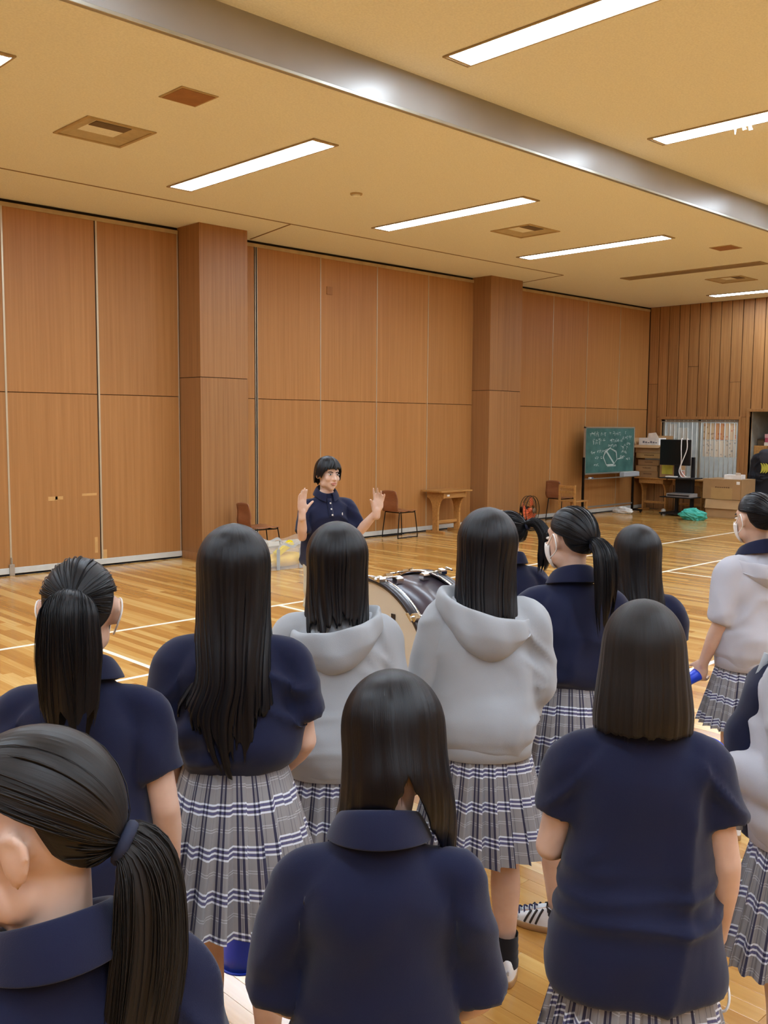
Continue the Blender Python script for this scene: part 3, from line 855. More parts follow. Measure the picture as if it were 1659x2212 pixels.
def pony_cap(parent, HC, R, s_, tie_dir, mat, seed=1, top=.011, n=150, nt=26, bare=False):
    """hair drawn back from the hairline to a tie point; tie_dir in head frame"""
    C0 = np.array((0, -.012, .025)); rad = np.array((.073 + top, .092 + top, .088 + top))
    td = np.array(tie_dir, float); td /= np.linalg.norm(td)
    keys = []  # hairline directions: azimuth from front (deg, + = right), elevation
    right = [(0, 44), (25, 42), (45, 36), (60, 30), (70, 29), (80, 29), (94, 25), (107, 6), (118, -22), (135, -38), (160, -44), (180, -46)]
    if not bare: right[2:6] = [(45, 32), (60, 15), (70, 10), (81, 20)]
    hl = [(a, e) for a, e in right] + [(-a, e) for a, e in right[::-1][1:-1]]
    D = []
    for a, e in hl:
        a, e = math.radians(a), math.radians(e)
        D.append((math.sin(a) * math.cos(e), math.cos(a) * math.cos(e), math.sin(e)))
    D = np.array(D + [D[0]])
    u = np.linspace(0, len(D) - 1, n); D = np.stack([np.interp(u, np.arange(len(D)), D[:, k]) for k in range(3)], 1)
    D /= np.linalg.norm(D, axis=1)[:, None]
    tt = np.linspace(0, 1, nt)
    G = np.zeros((nt, n, 3))
    a = np.linspace(0, 1, n)
    cl = noise(np.stack([a * 60, np.zeros(n), np.full(n, seed * 3.1)], 1), seed)
    for j in range(n):
        th = math.acos(np.clip(D[j] @ td, -1, 1)); f = tt * .985
        d = (np.sin((1 - f) * th)[:, None] * D[j] + np.sin(f * th)[:, None] * td) / math.sin(th)
        d /= np.linalg.norm(d, axis=1)[:, None]
        # bulge upward: hair from the front goes over the crown
        rr = 1 / np.sqrt(((d / rad) ** 2).sum(1))
        k = 1 + .012 * cl[j] * np.sin(tt * PI) - .05 * (1 - smoothstep(0, .12, tt)) + .035 * smoothstep(.75, 1, tt)
        G[:, j] = C0 + d * (rr * k)[:, None]
    W = (G @ R.T + HC) * s_
    uv = np.stack([np.broadcast_to(a[None, :] * 1.2, (nt, n)), np.broadcast_to(tt[:, None], (nt, n))], -1).reshape(-1, 2)
    mb = MB().grid(W)
    o = mesh('hair', mb.V, mb.F, mat, parent, True, uv)
    rt = 1 / math.sqrt(((td / rad) ** 2).sum())
    tie = R @ (C0 + td * rt * 1.03) + HC
    out = R @ td
    return o, tie, out, W

def tail(parent, s_, path, w_, mat, seed=1, n=72, nt=40, flat=.65, nstr=160, rag=.3, up=None):
    """a tied tail along path with half widths w_ (list)"""
    P = smooth_path(path, nt); r = np.interp(np.linspace(0, 1, nt), np.linspace(0, 1, len(w_)), w_)
    T, A, B = frames(P, up if up is not None else (1, 0, 0)); a = np.linspace(0, 1, n); th = a * 2 * PI
    cl = noise(np.stack([np.cos(th) * 3.2, np.sin(th) * 3.2, np.full(n, seed * 1.3)], 1), seed) * .12 + noise(np.stack([np.cos(th) * 9, np.sin(th) * 9, np.full(n, seed * 1.9)], 1), seed + 2) * .07
    rg = noise(np.stack([np.cos(th) * 5, np.sin(th) * 5, np.full(n, seed * .9)], 1), seed + 4)
    G = np.zeros((nt, n, 3)); tt = np.linspace(0, 1, nt)
    for j in range(n):
        te = 1 - rag * (.5 + .5 * rg[j]); u = tt * te * (nt - 1)
        ip = lambda X: np.stack([np.interp(u, np.arange(nt), X[:, k]) for k in range(3)], 1)
        rr = np.interp(u, np.arange(nt), r) * (1 + cl[j] * smoothstep(.02, .6, tt))
        t2 = th[j] + .35 * noise(np.stack([np.full(nt, th[j] * 2), tt * 2, np.full(nt, seed)], 1), seed) * tt
        G[:, j] = ip(P) + ip(A) * (rr * np.cos(t2))[:, None] + ip(B) * (rr * flat * np.sin(t2))[:, None]
    W = G * s_; cen = (P * s_)
    uv = np.stack([np.broadcast_to(a[None, :], (nt, n)), np.broadcast_to(tt[:, None], (nt, n))], -1).reshape(-1, 2)
    mb = MB().grid(W)
    o = mesh('ponytail', mb.V, mb.F, mat, parent, True, uv)
    if nstr:
        tag(strands(W, tuple(cen[nt // 2] + np.array((0, .05, 0))), 'loose_locks', mat, o, nstr, .003, .0013, seed, .05), kind='stuff')
    return o

def hair_tie(parent, s_, p, d, r=.02):
    d = np.array(d, float) / np.linalg.norm(d); u = np.cross(d, (0, 0, 1)); u /= np.linalg.norm(u); v = np.cross(d, u)
    th = np.linspace(0, 2 * PI, 17)[:-1]
    G = [[(p + (u * math.cos(a) + v * math.sin(a)) * (r + .006 * math.cos(b)) + d * .008 * math.sin(b)) * s_ for b in np.linspace(0, 2 * PI, 9)[:-1]] for a in th]
    mesh('hair_tie', *grid_vf(G, True, True), M['tie'], parent, True)

def grid_vf(G, cu=False, cv=False):
    mb = MB().grid(G, cu, cv); return mb.V, mb.F

# ---- garments
def wrinkle(me, s_, seed, amp=1.0, waist=.95, style='polo', arms=()):
    c = co_of(me) / s_; n = no_of(me)
    wv = noise(c * 3.1 + seed, seed)[:, None] * np.array([.5, .5, .9])
    f1 = noise(c * np.array([5, 5, 2.6]) + wv + seed * 1.7, seed + 1)
    f2 = 1 - np.abs(noise(c * np.array([7, 7, 3.2]) + wv * 2.2 + seed * .6, seed + 2)) * 2.4
    f3 = 1 - np.abs(noise(c * np.array([4, 4, 17]) + wv * 1.6 + seed * 2.1, seed + 3)) * 2
    # folds running down and inwards from the armpits
    sgn = np.sign(c[:, 0]); q = np.stack([(np.abs(c[:, 0]) * .8 + (c[:, 2] - 1.1) * .9) * 13, c[:, 1] * 3 + sgn * 5, (c[:, 2] - np.abs(c[:, 0])) * 2.2], 1)
    f4 = 1 - np.abs(noise(q + wv, seed + 4)) * 2.2
    lowz = np.exp(-((c[:, 2] - waist - .05) / .10) ** 2)
    pit = np.exp(-(((np.abs(c[:, 0]) - .15) / .07) ** 2 + ((c[:, 2] - 1.14) / .13) ** 2))
    up = np.clip((c[:, 2] - 1.23) / .06, 0, 1)
    d = .009 * f1 + .011 * f2 + .014 * f3 * lowz + .019 * f4 * pit
    d *= (1 - .75 * up) * amp
    d = np.where(d < 0, np.maximum(d * .6, -.0065), d)
    set_co(me, (c + n * d[:, None]) * s_)

TORSO = [(.72, .115, .092, -.012), (.80, .128, .098, -.014), (.90, .120, .090, -.010), (.98, .122, .088, -.004), (1.06, .125, .09, 0), (1.15, .142, .098, .0), (1.22, .130, .080, -.008), (1.265, .095, .058, -.014), (1.31, .056, .048, -.014), (1.34, .05, .05, -.012)]
SHIRTS = {
 'out': [(.80, .172, .136, -.012), (.84, .176, .140, -.013), (.92, .170, .134, -.01), (1.0, .160, .122, -.006), (1.08, .156, .118, -.004), (1.16, .158, .117, -.004), (1.205, .150, .106, -.010), (1.24, .134, .088, -.015), (1.272, .104, .070, -.018), (1.308, .072, .058, -.017), (1.332, .05, .046, -.015)],
 'long': [(.715, .190, .152, -.014), (.75, .192, .155, -.015), (.84, .180, .144, -.013), (.92, .170, .134, -.01), (1.0, .160, .122, -.006), (1.08, .156, .118, -.004), (1.16, .158, .117, -.004), (1.205, .150, .106, -.010), (1.24, .134, .088, -.015), (1.272, .104, .070, -.018), (1.308, .072, .058, -.017), (1.332, .05, .046, -.015)],
 'tuck': [(.93, .118, .090, -.006), (.955, .138, .108, -.008), (.985, .158, .126, -.012), (1.03, .166, .132, -.012), (1.09, .162, .126, -.008), (1.16, .158, .119, -.006), (1.205, .150, .106, -.010), (1.24, .134, .088, -.015), (1.272, .104, .070, -.018), (1.308, .072, .058, -.017), (1.332, .05, .046, -.015)],
 'hood': [(.80, .158, .128, -.012), (.825, .164, .134, -.013), (.86, .182, .150, -.015), (.93, .182, .148, -.014), (1.0, .172, .136, -.010), (1.08, .166, .128, -.008), (1.16, .164, .122, -.008), (1.205, .156, .112, -.012), (1.245, .140, .092, -.017), (1.278, .108, .073, -.018), (1.318, .075, .062, -.016)],
}

def garment(parent, s_, style, arms, seed, mat, name, sleeve, voxel=.011, wide=1.0, sr=1.0, fold=.8):
    mb = MB()
    rows = [(z, hx * wide, hy * (1 + (wide - 1) * .7), cy) for z, hx, hy, cy in SHIRTS[style]]
    rows_loft(mb, rows, 40, 2.35)
    for k, (Sh, El, Wr) in enumerate(arms):
        Sh, El, Wr = map(np.array, (Sh, El, Wr)); sgn = 1 if Sh[0] > 0 else -1
        ins = np.array((sgn * .080, -.015, 1.252))
        if style == 'hood':
            full = smooth_path([ins, Sh + (0, 0, -.002), Sh * .5 + El * .5, El, El * .45 + Wr * .55, Wr], 26)
            m_ = max(6, int(26 * sleeve)); P = full[:m_]
            r = np.interp(np.linspace(0, sleeve, m_), [0, .2, .45, .62, .8, 1.0], [.050, .060, .062, .058, .052, .042]) * sr
            r[-3:] *= np.array([1.06, 1.02, .93])
            mb.grid(tube_grid(P, r, 18, 1.0), closed_v=True, cap0=True, cap1=True)
        else:
            cuff = Sh + (El - Sh) * sleeve
            P = smooth_path([ins, Sh + (0, 0, -.006), Sh * .55 + cuff * .45 + (sgn * .003, 0, 0), cuff + (sgn * .004, 0, 0)], 16)
            r = np.interp(np.linspace(0, 1, 16), [0, .35, .7, 1], [.046, .054, .060, .066]) * sr
            mb.grid(tube_grid(P, r, 20, 1.0), closed_v=True, cap0=True, cap1=True)
    mb.V = [tuple(np.array(v) * s_) for v in mb.V]
    me = remeshed(mb, voxel * s_, 5)
    wrinkle(me, s_, seed, fold if style == 'hood' else 1.0, .97 if style == 'tuck' else .86)
    return finish(me, name, mat, parent)

def collar(parent, s_, mat, lean=0.0, up=1.0, seed=0, yaw=0.0, wide=1.0, dz0=0.0):
    n = 60; th = np.linspace(-PI * .90, PI * .90, n); G = []
    prof = [(0, -.012), (.001, .018), (.003, .036), (.007, .043), (.013, .042), (.020, .030), (.029, .010), (.036, -.012), (.037, -.016)]
    prof2 = [(dr - .0035, z - .0) for dr, z in prof[::-1] if z < .04]
    for a in th:
        f = (1 - math.cos(a)) / 2          # 0 at the back, 1 in front
        bx, by = .057, .058
        row = []
        for dr, z in prof:
            e = max(0, abs(a) / PI - .62) / .28
            dz = z * up * (1 - .35 * f) - (.02 * e if dr > .02 else 0)
            rx, ry = bx + dr * wide, by + dr * wide
            wv = .003 * math.sin(a * 3 + seed) * (dr / .037)
            row.append((math.sin(a) * (rx + wv), -.014 - math.cos(a) * (ry + wv) + lean * z * 2, 1.338 + dz0 - .045 * f + dz))
        G.append(row)
    G = np.array(G) @ rotm(yaw).T * s_
    o = mesh('collar', *grid_vf(G), mat, parent, True)
    m = o.modifiers.new('t', 'SOLIDIFY'); m.thickness = .003; m.offset = 0
    m = o.modifiers.new('s', 'SUBSURF'); m.levels = 1; m.render_levels = 1
    return o

def hood(parent, s_, mat, skew=0.0, drop=1.12, seed=0, size=1.0):
    """a hood lying down on the back: inner pocket, rim, outer bag"""
    n = 64; th = np.linspace(-PI * .86, PI * .86, n); G = []
    for a in th:
        b = (1 + math.cos(a)) / 2          # 1 at the back
        b2 = b ** 1.2; b3 = b ** 2.4
        sk = skew * math.sin(a)
        rim_r = (.100 + .052 * b2) * size; rim_z = 1.318 - .050 * b + sk - .03 * (1 - b) ** 2
        out_r = (.106 + .056 * b2) * size; bot_z = (1 - b3) * 1.262 + b3 * drop + sk * .5
        prof = [(.062, 1.318), (.07, 1.305), (.078 + .03 * b, 1.29 - .04 * b), (rim_r - .03, rim_z - .03), (rim_r - .010, rim_z - .002), (rim_r, rim_z + .004), (rim_r + .010, rim_z - .006),
                (out_r + .006, rim_z - .04 - .02 * b), (out_r + .004, rim_z * .5 + bot_z * .5), (out_r - .012 * b, bot_z + .03), (out_r - .04 * b - .01, bot_z + .002), (out_r - .075 * b - .018, bot_z + .008)]
        row = []
        for i, (r, z) in enumerate(prof):
            wv = .007 * math.sin(a * 4.3 + seed + i * .5) * (i > 5) * b + .004 * math.sin(a * 9 + seed * 2 - i) * (i > 3)
            ysq = .92 if i < 4 else .86
            row.append((math.sin(a) * (r + wv) * 1.02, -.018 - math.cos(a) * (r + wv) * ysq, z + wv * .6))
        G.append(row)
    G = np.array(G) * s_
    o = mesh('hood', *grid_vf(G), mat, parent, True)
    m = o.modifiers.new('t', 'SOLIDIFY'); m.thickness = .006; m.offset = 0
    m = o.modifiers.new('s', 'SUBSURF'); m.levels = 1; m.render_levels = 2
    return o

def skirt(parent, s_, seed, top=.965, hem=.50, wt=(.128, .098), wh=(.225, .195), np_=26, twist=0.0, flare=.8):
    K = 10; n = np_ * K; nt = 26; r_ = random.Random(seed)
    dep = [r_.uniform(.75, 1.25) for _ in range(np_)]; sway = [r_.uniform(-1, 1) for _ in range(np_)]
    G = np.zeros((nt, n + 1, 3)); UV = np.zeros((nt, n + 1, 2)); tot = 1.9
    for i in range(nt):
        t = i / (nt - 1); z = top + (hem - top) * t
        hx = wt[0] + (wh[0] - wt[0]) * (t ** flare); hy = wt[1] + (wh[1] - wt[1]) * (t ** flare)
        amp = .002 + .026 * smoothstep(.05, 1.0, t)
        for j in range(n + 1):
            p, w_ = divmod(j % n, K); w_ /= K
            f = j / n
            saw = (w_ / .8 if w_ < .8 else (1 - w_) / .2)          # rises over the pleat, falls back under the next
            d = amp * dep[p] * (saw - .5)
            a = 2 * PI * (f + (.006 * sway[p] * t if w_ < .8 else 0)) + twist * t
            if w_ >= .8: a -= (w_ - .8) / .2 * 2 * PI / n * 2.4 * smoothstep(.1, .8, t)
            wv = 1 + .03 * math.sin(a * 3 + seed) * t + .02 * math.sin(a * 5 + seed * 2) * t
            G[i, j] = ((hx * wv + d) * math.sin(a), -(hy * wv + d) * math.cos(a) - .012, z + .004 * sway[p] * t * (1 if w_ < .8 else 0))
            UV[i, j] = ((p + (w_ if w_ < .8 else .8 + (w_ - .8) * 4.2)) / np_ * tot * 1.0 + .03 * p % 1.0 * 0 + p * .031, 1 - (z / 1.0) + .0035 * sway[p])
    G *= s_
    mb = MB().grid(G)
    o = mesh('skirt', mb.V, mb.F, M['plaid'], parent, True, UV.reshape(-1, 2))
    # waistband
    th = np.linspace(0, 2 * PI, 49); W = []; U = []
    for z, k in ((top + .036, .992), (top + .034, 1.012), (top + .0, 1.03), (top - .006, 1.02)):
        W.append([(wt[0] * k * math.sin(a), -wt[1] * k * math.cos(a) - .012, z) for a in th]); U.append([(a / (2 * PI) * .9, .1 + (top - z) * .9) for a in th])
    mb = MB().grid(np.array(W) * s_)
    b = mesh('waistband', mb.V, mb.F, M['plaid'], o, True, np.array(U).reshape(-1, 2))
    return o

def shoe(parent, s_, pos, yaw, mats=('shoewhite', 'gum'), stripes=True, sock=None, sockh=.10, side=1, mark=False):
    """pos = heel-centre point under the ankle; toes point along +Y rotated by yaw"""
    L, W = .245, .046
    R = rotm(yaw)
    def outline(k, n=28):
        o = []
        for a in np.linspace(0, 2 * PI, n, endpoint=False):
            y = math.sin(a); x = math.cos(a)
            wy = W * (1.0 + .12 * y - .12 * y * y) * k
            o.append((x * wy * (abs(math.cos(a)) ** -.15 if abs(math.cos(a)) > .05 else 1) * 1.0 - .006 * side * y, y * L / 2 * (1 + (k - 1) * .4) + .06))
        return np.array(o)
    def place(P): return (np.asarray(P) @ R.T + np.array((pos[0], pos[1], 0))) * s_
    G = []
    for z, k in ((.0, .93), (.004, 1.0), (.022, 1.02), (.026, .99)):
        q = outline(k); G.append(np.c_[q, np.full(len(q), z) + (np.clip(q[:, 1] - .13, 0, 1) * .12 if z < .02 else 0)])
    mb = MB().grid(place(np.array(G).reshape(-1, 3)).reshape(4, -1, 3), closed_v=True, cap0=True, cap1=True)
    base = outline(.96); U = []
    for t in np.linspace(0, 1, 8):
        q = base.copy(); top = np.where(q[:, 1] < .03, .092, np.where(q[:, 1] > .17, .045, .092 - (q[:, 1] - .03) / .14 * .04))
        sh = 1 - .55 * t ** 2.2; q[:, 0] *= sh; yc = np.clip(q[:, 1], -.06, .11); q[:, 1] = q[:, 1] * (1 - .45 * t ** 3) + (yc * .55) * (.45 * t ** 3)
        U.append(np.c_[q, .024 + (top - .024) * (1 - (1 - t) ** 1.5)])
    ub = MB().grid(place(np.array(U).reshape(-1, 3)).reshape(8, -1, 3), closed_v=True, cap1=True)
    up = ub.build('shoe', M[mats[0]], parent, True)
    mb.build('sole', M[mats[1]], up, True)
    if stripes:
        for sg in (-1, 1):
            for k in range(3):
                pts = []
                for t in np.linspace(.08, .85, 6):
                    y = .105 - .022 * k - .03 * t + .01; i = np.argmin((base[:, 1] - y) ** 2 + (base[:, 0] * sg < 0) * 9)
                    x = base[i, 0] * (1 - .55 * t ** 2.2) * 1.015; top = .092 - max(0, (y - .03)) / .14 * .04
                    z = .024 + (top - .024) * (1 - (1 - t) ** 1.5)
                    pts.append((x, y, z))
                P = place(pts); mbs = MB(); mbs.grid(tube_grid(P, .0045 * s_, 6), closed_v=True, cap0=True, cap1=True); mbs.build('shoe_stripe', M['stripe'], up)
        for k in range(4):
            y = .075 + .02 * k; z = .092 - (y - .03) / .14 * .042
            P = place([(-.026, y, z - .012), (0, y + .008, z + .004), (.026, y, z - .012)]); mbs = MB(); mbs.grid(tube_grid(smooth_path(P, 7), .0035 * s_, 6), closed_v=True, cap0=True, cap1=True); mbs.build('lace', M['lace'], up)
        tc = MB(); q = outline(.9); tc.ell(place([(0, .15, .036)])[0], np.array((.036, .03, .017)) * s_, R); tc.build('toe_cap', M['shoegrey'], up, True)
    if mark:
        for k, (w_, h_) in enumerate(((.006, .004), (.006, .0065), (.006, .009))):
            mk = MB().box((-.009 + .0065 * k, -.0665, .05), (-.0035 + .0065 * k, -.0595, .05 + h_ * 1.6)); mk.V = [tuple(v) for v in place(mk.V)]; mk.build('heel_mark', M['shoegrey'], up)
    if sock:
        P = [(pos[0], pos[1] - .002, .055), (pos[0], pos[1] - .005, .055 + sockh * .4), (pos[0], pos[1] - .008, .055 + sockh * .7), (pos[0], pos[1] - .01, .055 + sockh)]
        mbs = MB(); mbs.grid(tube_grid(np.array(smooth_path(P, 10)) * s_, np.interp(np.linspace(0, 1, 10), [0, .3, 1], [.044, .042, .040]) * s_ * np.array([1, 1.03, .98, 1.03, .98, 1.03, .99, 1.02, 1.0, 1.02]), 18), closed_v=True); mbs.build('sock', M['sock'], parent, True)

def face_mask(parent, HC, R, s_):
    C0 = np.array((0, .028, -.03)); G = []
    for e in np.linspace(math.radians(12), math.radians(-62), 9):
        row = []
        for a in np.linspace(-1.35, 1.35, 19):
            d = np.array((math.sin(a) * math.cos(e), math.cos(a) * math.cos(e), math.sin(e)))
            r = 1 / math.sqrt(((d / np.array((.065, .080, .088))) ** 2).sum()) * (1 + .03 * math.cos(a * 1.2) + .006 * math.sin(e * 40))
            row.append((R @ (C0 + d * r) + HC) * s_)
        G.append(row)
    o = mesh('face_mask', *grid_vf(G), M['maskw'], parent, True)
    m = o.modifiers.new('t', 'SOLIDIFY'); m.thickness = .002
    for s in (-1, 1):
        P = [(s * .068, .045, -.018), (s * .080, .01, .018), (s * .092, -.012, .026), (s * .094, -.026, .0), (s * .083, -.015, -.033), (s * .070, .03, -.062)]
        mb = MB(); mb.grid(tube_grid(smooth_path([(R @ np.array(p) + HC) * s_ for p in P], 18), .0022 * s_, 6), closed_v=True, cap0=True, cap1=True)
        mb.build('ear_loop', M['maskw'], o, True)

ARM_DOWN = {1: ((.142, -.012, 1.236), (.188, -.03, 1.0), (.185, .07, .785)), -1: ((-.142, -.012, 1.236), (-.188, -.03, 1.0), (-.185, .07, .785))}

def person(name, x, y, h, yaw, label, group='students in uniform', head=(0, 0, 0), lean=0.0, arms=None, hands=None, top='out', topmat='navy', sleeve=.62, wide=1.0,
           has_collar=True, collar_w=1.0, collar_up=1.0, collar_z=0.0, sleeve_r=1.0, inner=False, has_hood=None, hairf=None, has_skirt=True, skirt_kw=None, legs=None, feet=None, shoe_kw=None, mask=False, seed=1, male=False, voxel=.0105, zoff=0.0, neck_lean=.0, neck_x=0.0):
    s_ = h / 1.597
    e = empty('person', (x, y, zoff), yaw, label, 'person', group)
    arms = arms or {}; hands = hands or {}
    A = {k: arms.get(k, ARM_DOWN[k]) for k in (1, -1)}
    R = rotm(*head); HP = np.array((neck_x, -.008 + neck_lean, 1.385)); HC = HP + R @ np.array((0, .012, .072))
    mb = MB()
    rows_loft(mb, TORSO, 28, 2.2)
    limb(mb, [(0, -.010, 1.28), HP * .5 + np.array((0, -.014, 1.33)) * .5, HC + R @ np.array((0, -.014, -.03))], [.046, .047, .050], 8, 14)
    head_prims(mb, HC, R, male)
    for k in (1, -1):
        Sh, El, Wr = map(np.array, A[k])
        limb(mb, [np.array((k * .08, -.014, 1.232)), Sh - (k * .008, 0, .012), Sh * .5 + El * .5, El], [.030, .034, .037, .033], 12, 14)
        limb(mb, [El, El * .65 + Wr * .35, Wr], [.034, .036, .0235], 10, 14)
        hd = hands.get(k)
        if hd is None:
            d = Wr - El; d = d / np.linalg.norm(d) + np.array((0, .0, -.35)); hand(mb, Wr, d, (-k, .25, 0), 1 if k > 0 else -1)
        else:
            hand(mb, Wr, **hd)
    legs = legs or {}
    for k in (1, -1):
        hip, kn, an = legs.get(k, ((k * .066, -.012, .80), (k * .082, .0, .43), (k * .088, -.022, .085)))
        hip, kn, an = map(np.array, (hip, kn, an))
        limb(mb, [hip, hip * .5 + kn * .5 + (0, .008, 0), kn + (0, .004, 0)], [.064, .062, .047], 10, 16)
        limb(mb, [kn, kn * .68 + an * .32 + (0, -.012, 0), kn * .3 + an * .7, an], [.046, .051, .038, .031], 12, 16)
        fy = (feet or {}).get(k, 0.0); fd = np.array((-math.sin(fy), math.cos(fy), 0))
        limb(mb, [an + (0, 0, -.02), an * np.array((1, 1, 0)) + fd * .05 + (0, 0, .045), an * np.array((1, 1, 0)) + fd * .12 + (0, 0, .032)], [.032, .03, .022], 6, 10)
    mb.V = [tuple(np.array(v) * s_) for v in mb.V]
    me = remeshed(mb, (.0062 if male else voxel * .78) * s_, 3)
    body = finish(me, 'body', M['skin'], e)
    face_parts(body, HC, R, s_)
    # garments
    g = garment(e, s_, 'hood' if has_hood is not None else top, [A[1], A[-1]], seed, M[topmat], 'hoodie' if has_hood is not None else 'polo_shirt', sleeve, voxel, wide, sleeve_r)
    if has_hood is not None:
        hood(g, s_, M[topmat], **has_hood)
        rows = [(.787, .160 * wide, .130, -.013), (.79, .165 * wide, .135, -.013), (.842, .171 * wide, .141, -.014), (.848, .167 * wide, .137, -.014)]
        hb = MB(); rows_loft(hb, rows, 80, 2.35)
        hb.V = [tuple((np.array(v) * np.array((1, 1, 1))) * s_) for v in hb.V]; hb.build('hem_band', M[topmat], g, True)
    if has_collar: collar(g, s_, M['navy'], seed=seed, yaw=head[0] * .15)
    if inner:          # navy polo showing in the open front of the hoodie
        ib = MB(); rows_loft(ib, [(.76, .10, .11, .06), (.90, .12, .12, .07), (1.05, .12, .12, .075), (1.18, .115, .10, .06), (1.27, .07, .06, .02)], 30)
        ib.V = [tuple(np.array(v) * s_) for v in ib.V]; im = remeshed(ib, .012, 4); wrinkle(im, s_, seed + 2, 1.0); finish(im, 'polo_shirt', M['navy'], e)
        for k in (1, -1):
            zb = MB(); zb.grid(tube_grid(smooth_path(np.array([(k * .075, .085, 1.27), (k * .105, .125, 1.10), (k * .115, .13, .95), (k * .115, .12, .80)]) * s_, 20), .010 * s_, 8), closed_v=True, cap0=True, cap1=True); zb.build('zip_edge', M['hoodie'], g, True)
    if has_skirt: skirt(e, s_, seed, **{'flare': .8 if top == 'tuck' else 1.2, **(skirt_kw or {})})
    for k in (1, -1):
        an = legs.get(k, (0, 0, (k * .088, -.022, .085)))[2]
        shoe(e, s_, (an[0], an[1] + .0), (feet or {}).get(k, -k * .12), side=k, **(shoe_kw or {}))
    if mask: face_mask(body, HC, R, s_)
    if hairf: hairf(e, HC, R, s_)
    return e, body, g, s_, HC, R

# ------------------------------------------------------------------ furniture and things along the walls
def chair(x, y, rz, label):
    t = empty('plywood_chair', (x, y, 0), rz, label, 'chair', 'plywood chairs by the wall')     # faces +X
    def sheet(P, hw, name):
        P = smooth_path(P, 14); G = []
        for i, p in enumerate(P):
            k = i / 13; r = []
            for s in np.linspace(-1, 1, 9):
                ww = np.interp(k, np.linspace(0, 1, len(hw)), hw); r.append((p[0] - .018 * s * s * (1 if name == 'backrest' else -.3), s * ww, p[2] + (.012 * s * s if name == 'seat' else -.02 * abs(s) ** 4 * k)))
            G.append(r)
        o = MB().grid(np.array(G)).build(name, M['chairwood'], t, True)
        m = o.modifiers.new('t', 'SOLIDIFY'); m.thickness = .012; m.offset = 0
    sheet([(-.20, 0, .43), (-.23, 0, .52), (-.225, 0, .64), (-.25, 0, .775)], [.17, .185, .18, .16], 'backrest')
    sheet([(-.20, 0, .435), (-.08, 0, .425), (.10, 0, .435), (.20, 0, .425)], [.17, .19, .20, .18], 'seat')
    for s in (-1, 1):
        mb = MB(); y_ = s * .175
        limb(mb, [(-.18, y_ * .9, .415), (-.23, y_, .02), (-.20, y_, .011), (.0, y_ * 1.03, .011), (.20, y_, .011), (.235, y_, .03), (.19, y_ * .9, .40), (.15, y_ * .88, .412), (-.18, y_ * .9, .415)], [.0085] * 3, 60, 8)
        mb.build('sled_leg', M['blacksteel'], t, True)
    for xx in (-.15, .12):
        MB().cyl((xx, -.16, .412), (xx, .16, .412), .008, seg=8).build('seat_bar', M['blacksteel'], t, True)
    return t
c1 = chair(7.70, 10.42, math.radians(-6), 'brown plywood chair in front of the left pillar, behind the plastic bag')
c2 = chair(10.90, 10.93, math.radians(2), 'brown plywood chair beside the wooden desk, behind the raised left hand')
c3 = chair(15.30, 10.90, math.radians(0), 'brown plywood chair between the orange fan and the chalkboard')

def bracket_desk(x, y, rz, label, wdt=.78, group='wooden school desks'):
    t = empty('wooden_desk', (x, y, 0), rz, label, 'desk', group)
    MB().box((-wdt / 2, -.24, .70), (wdt / 2, .24, .728), .004).build('desk_top', M['deskwood'], t)
    MB().box((-wdt / 2 + .10, -.19, .60), (wdt / 2 - .10, .19, .70), .003).build('drawer_box', M['deskwood'], t)
    for s in (-1, 1):
        x0 = s * (wdt / 2 - .12)
        poly = [(-.06, .0), (.06, .0), (.06, .34)] + [(.06 + .13 * (1 - math.cos(a)), .34 + .26 * math.sin(a)) for a in np.linspace(.2, PI / 2, 7)] + [(.20, .70), (-.20, .70)] + [(-.06 - .13 * (1 - math.cos(a)), .34 + .26 * math.sin(a)) for a in np.linspace(PI / 2, .2, 7)] + [(-.06, .34)]
        MB().prism(poly, 0, x0 - .018, x0 + .018).build('side_panel', M['deskwood'], t)
        MB().box((x0 - .025, -.20, 0), (x0 + .025, .20, .04), .004).build('foot', M['deskwood'], t)
    MB().box((-wdt / 2 + .12, -.015, .16), (wdt / 2 - .12, .015, .21), .003).build('stretcher', M['deskwood'], t)
    return t
d1 = bracket_desk(12.02, 10.92, 0, 'wooden school desk with curved side panels beside the right pillar')
MB().box((-.20, -.193, .63), (-.14, -.19, .66)).build('paper_label', M['cord'], d1)
d2 = bracket_desk(18.52, 10.72, PI / 2, 'wooden desk carrying the tall stack of cardboard boxes')
d3 = bracket_desk(18.52, 9.90, PI / 2, 'wooden desk behind the black monitor stand', .80)

t = empty('school_chair', (14.95, 10.42, 0), 0, 'small pale wooden school chair in front of the brown chair beside the chalkboard', 'chair')
MB().box((-.10, -.19, .40), (.30, .19, .425), .004).build('seat', M['deskwood'], t)
for yy in (-.17, .17):
    MB().box((-.14, yy - .015, 0), (-.105, yy + .015, .72), .003).build('back_post', M['deskwood'], t)
    MB().box((.25, yy - .015, 0), (.285, yy + .015, .40), .003).build('leg', M['deskwood'], t)
    MB().box((-.11, yy - .01, .14), (.26, yy + .01, .17), .003).build('side_rail', M['deskwood'], t)
for z in (.56, .66):
    MB().box((-.135, -.17, z), (-.112, .17, z + .05), .003).build('back_slat', M['deskwood'], t)

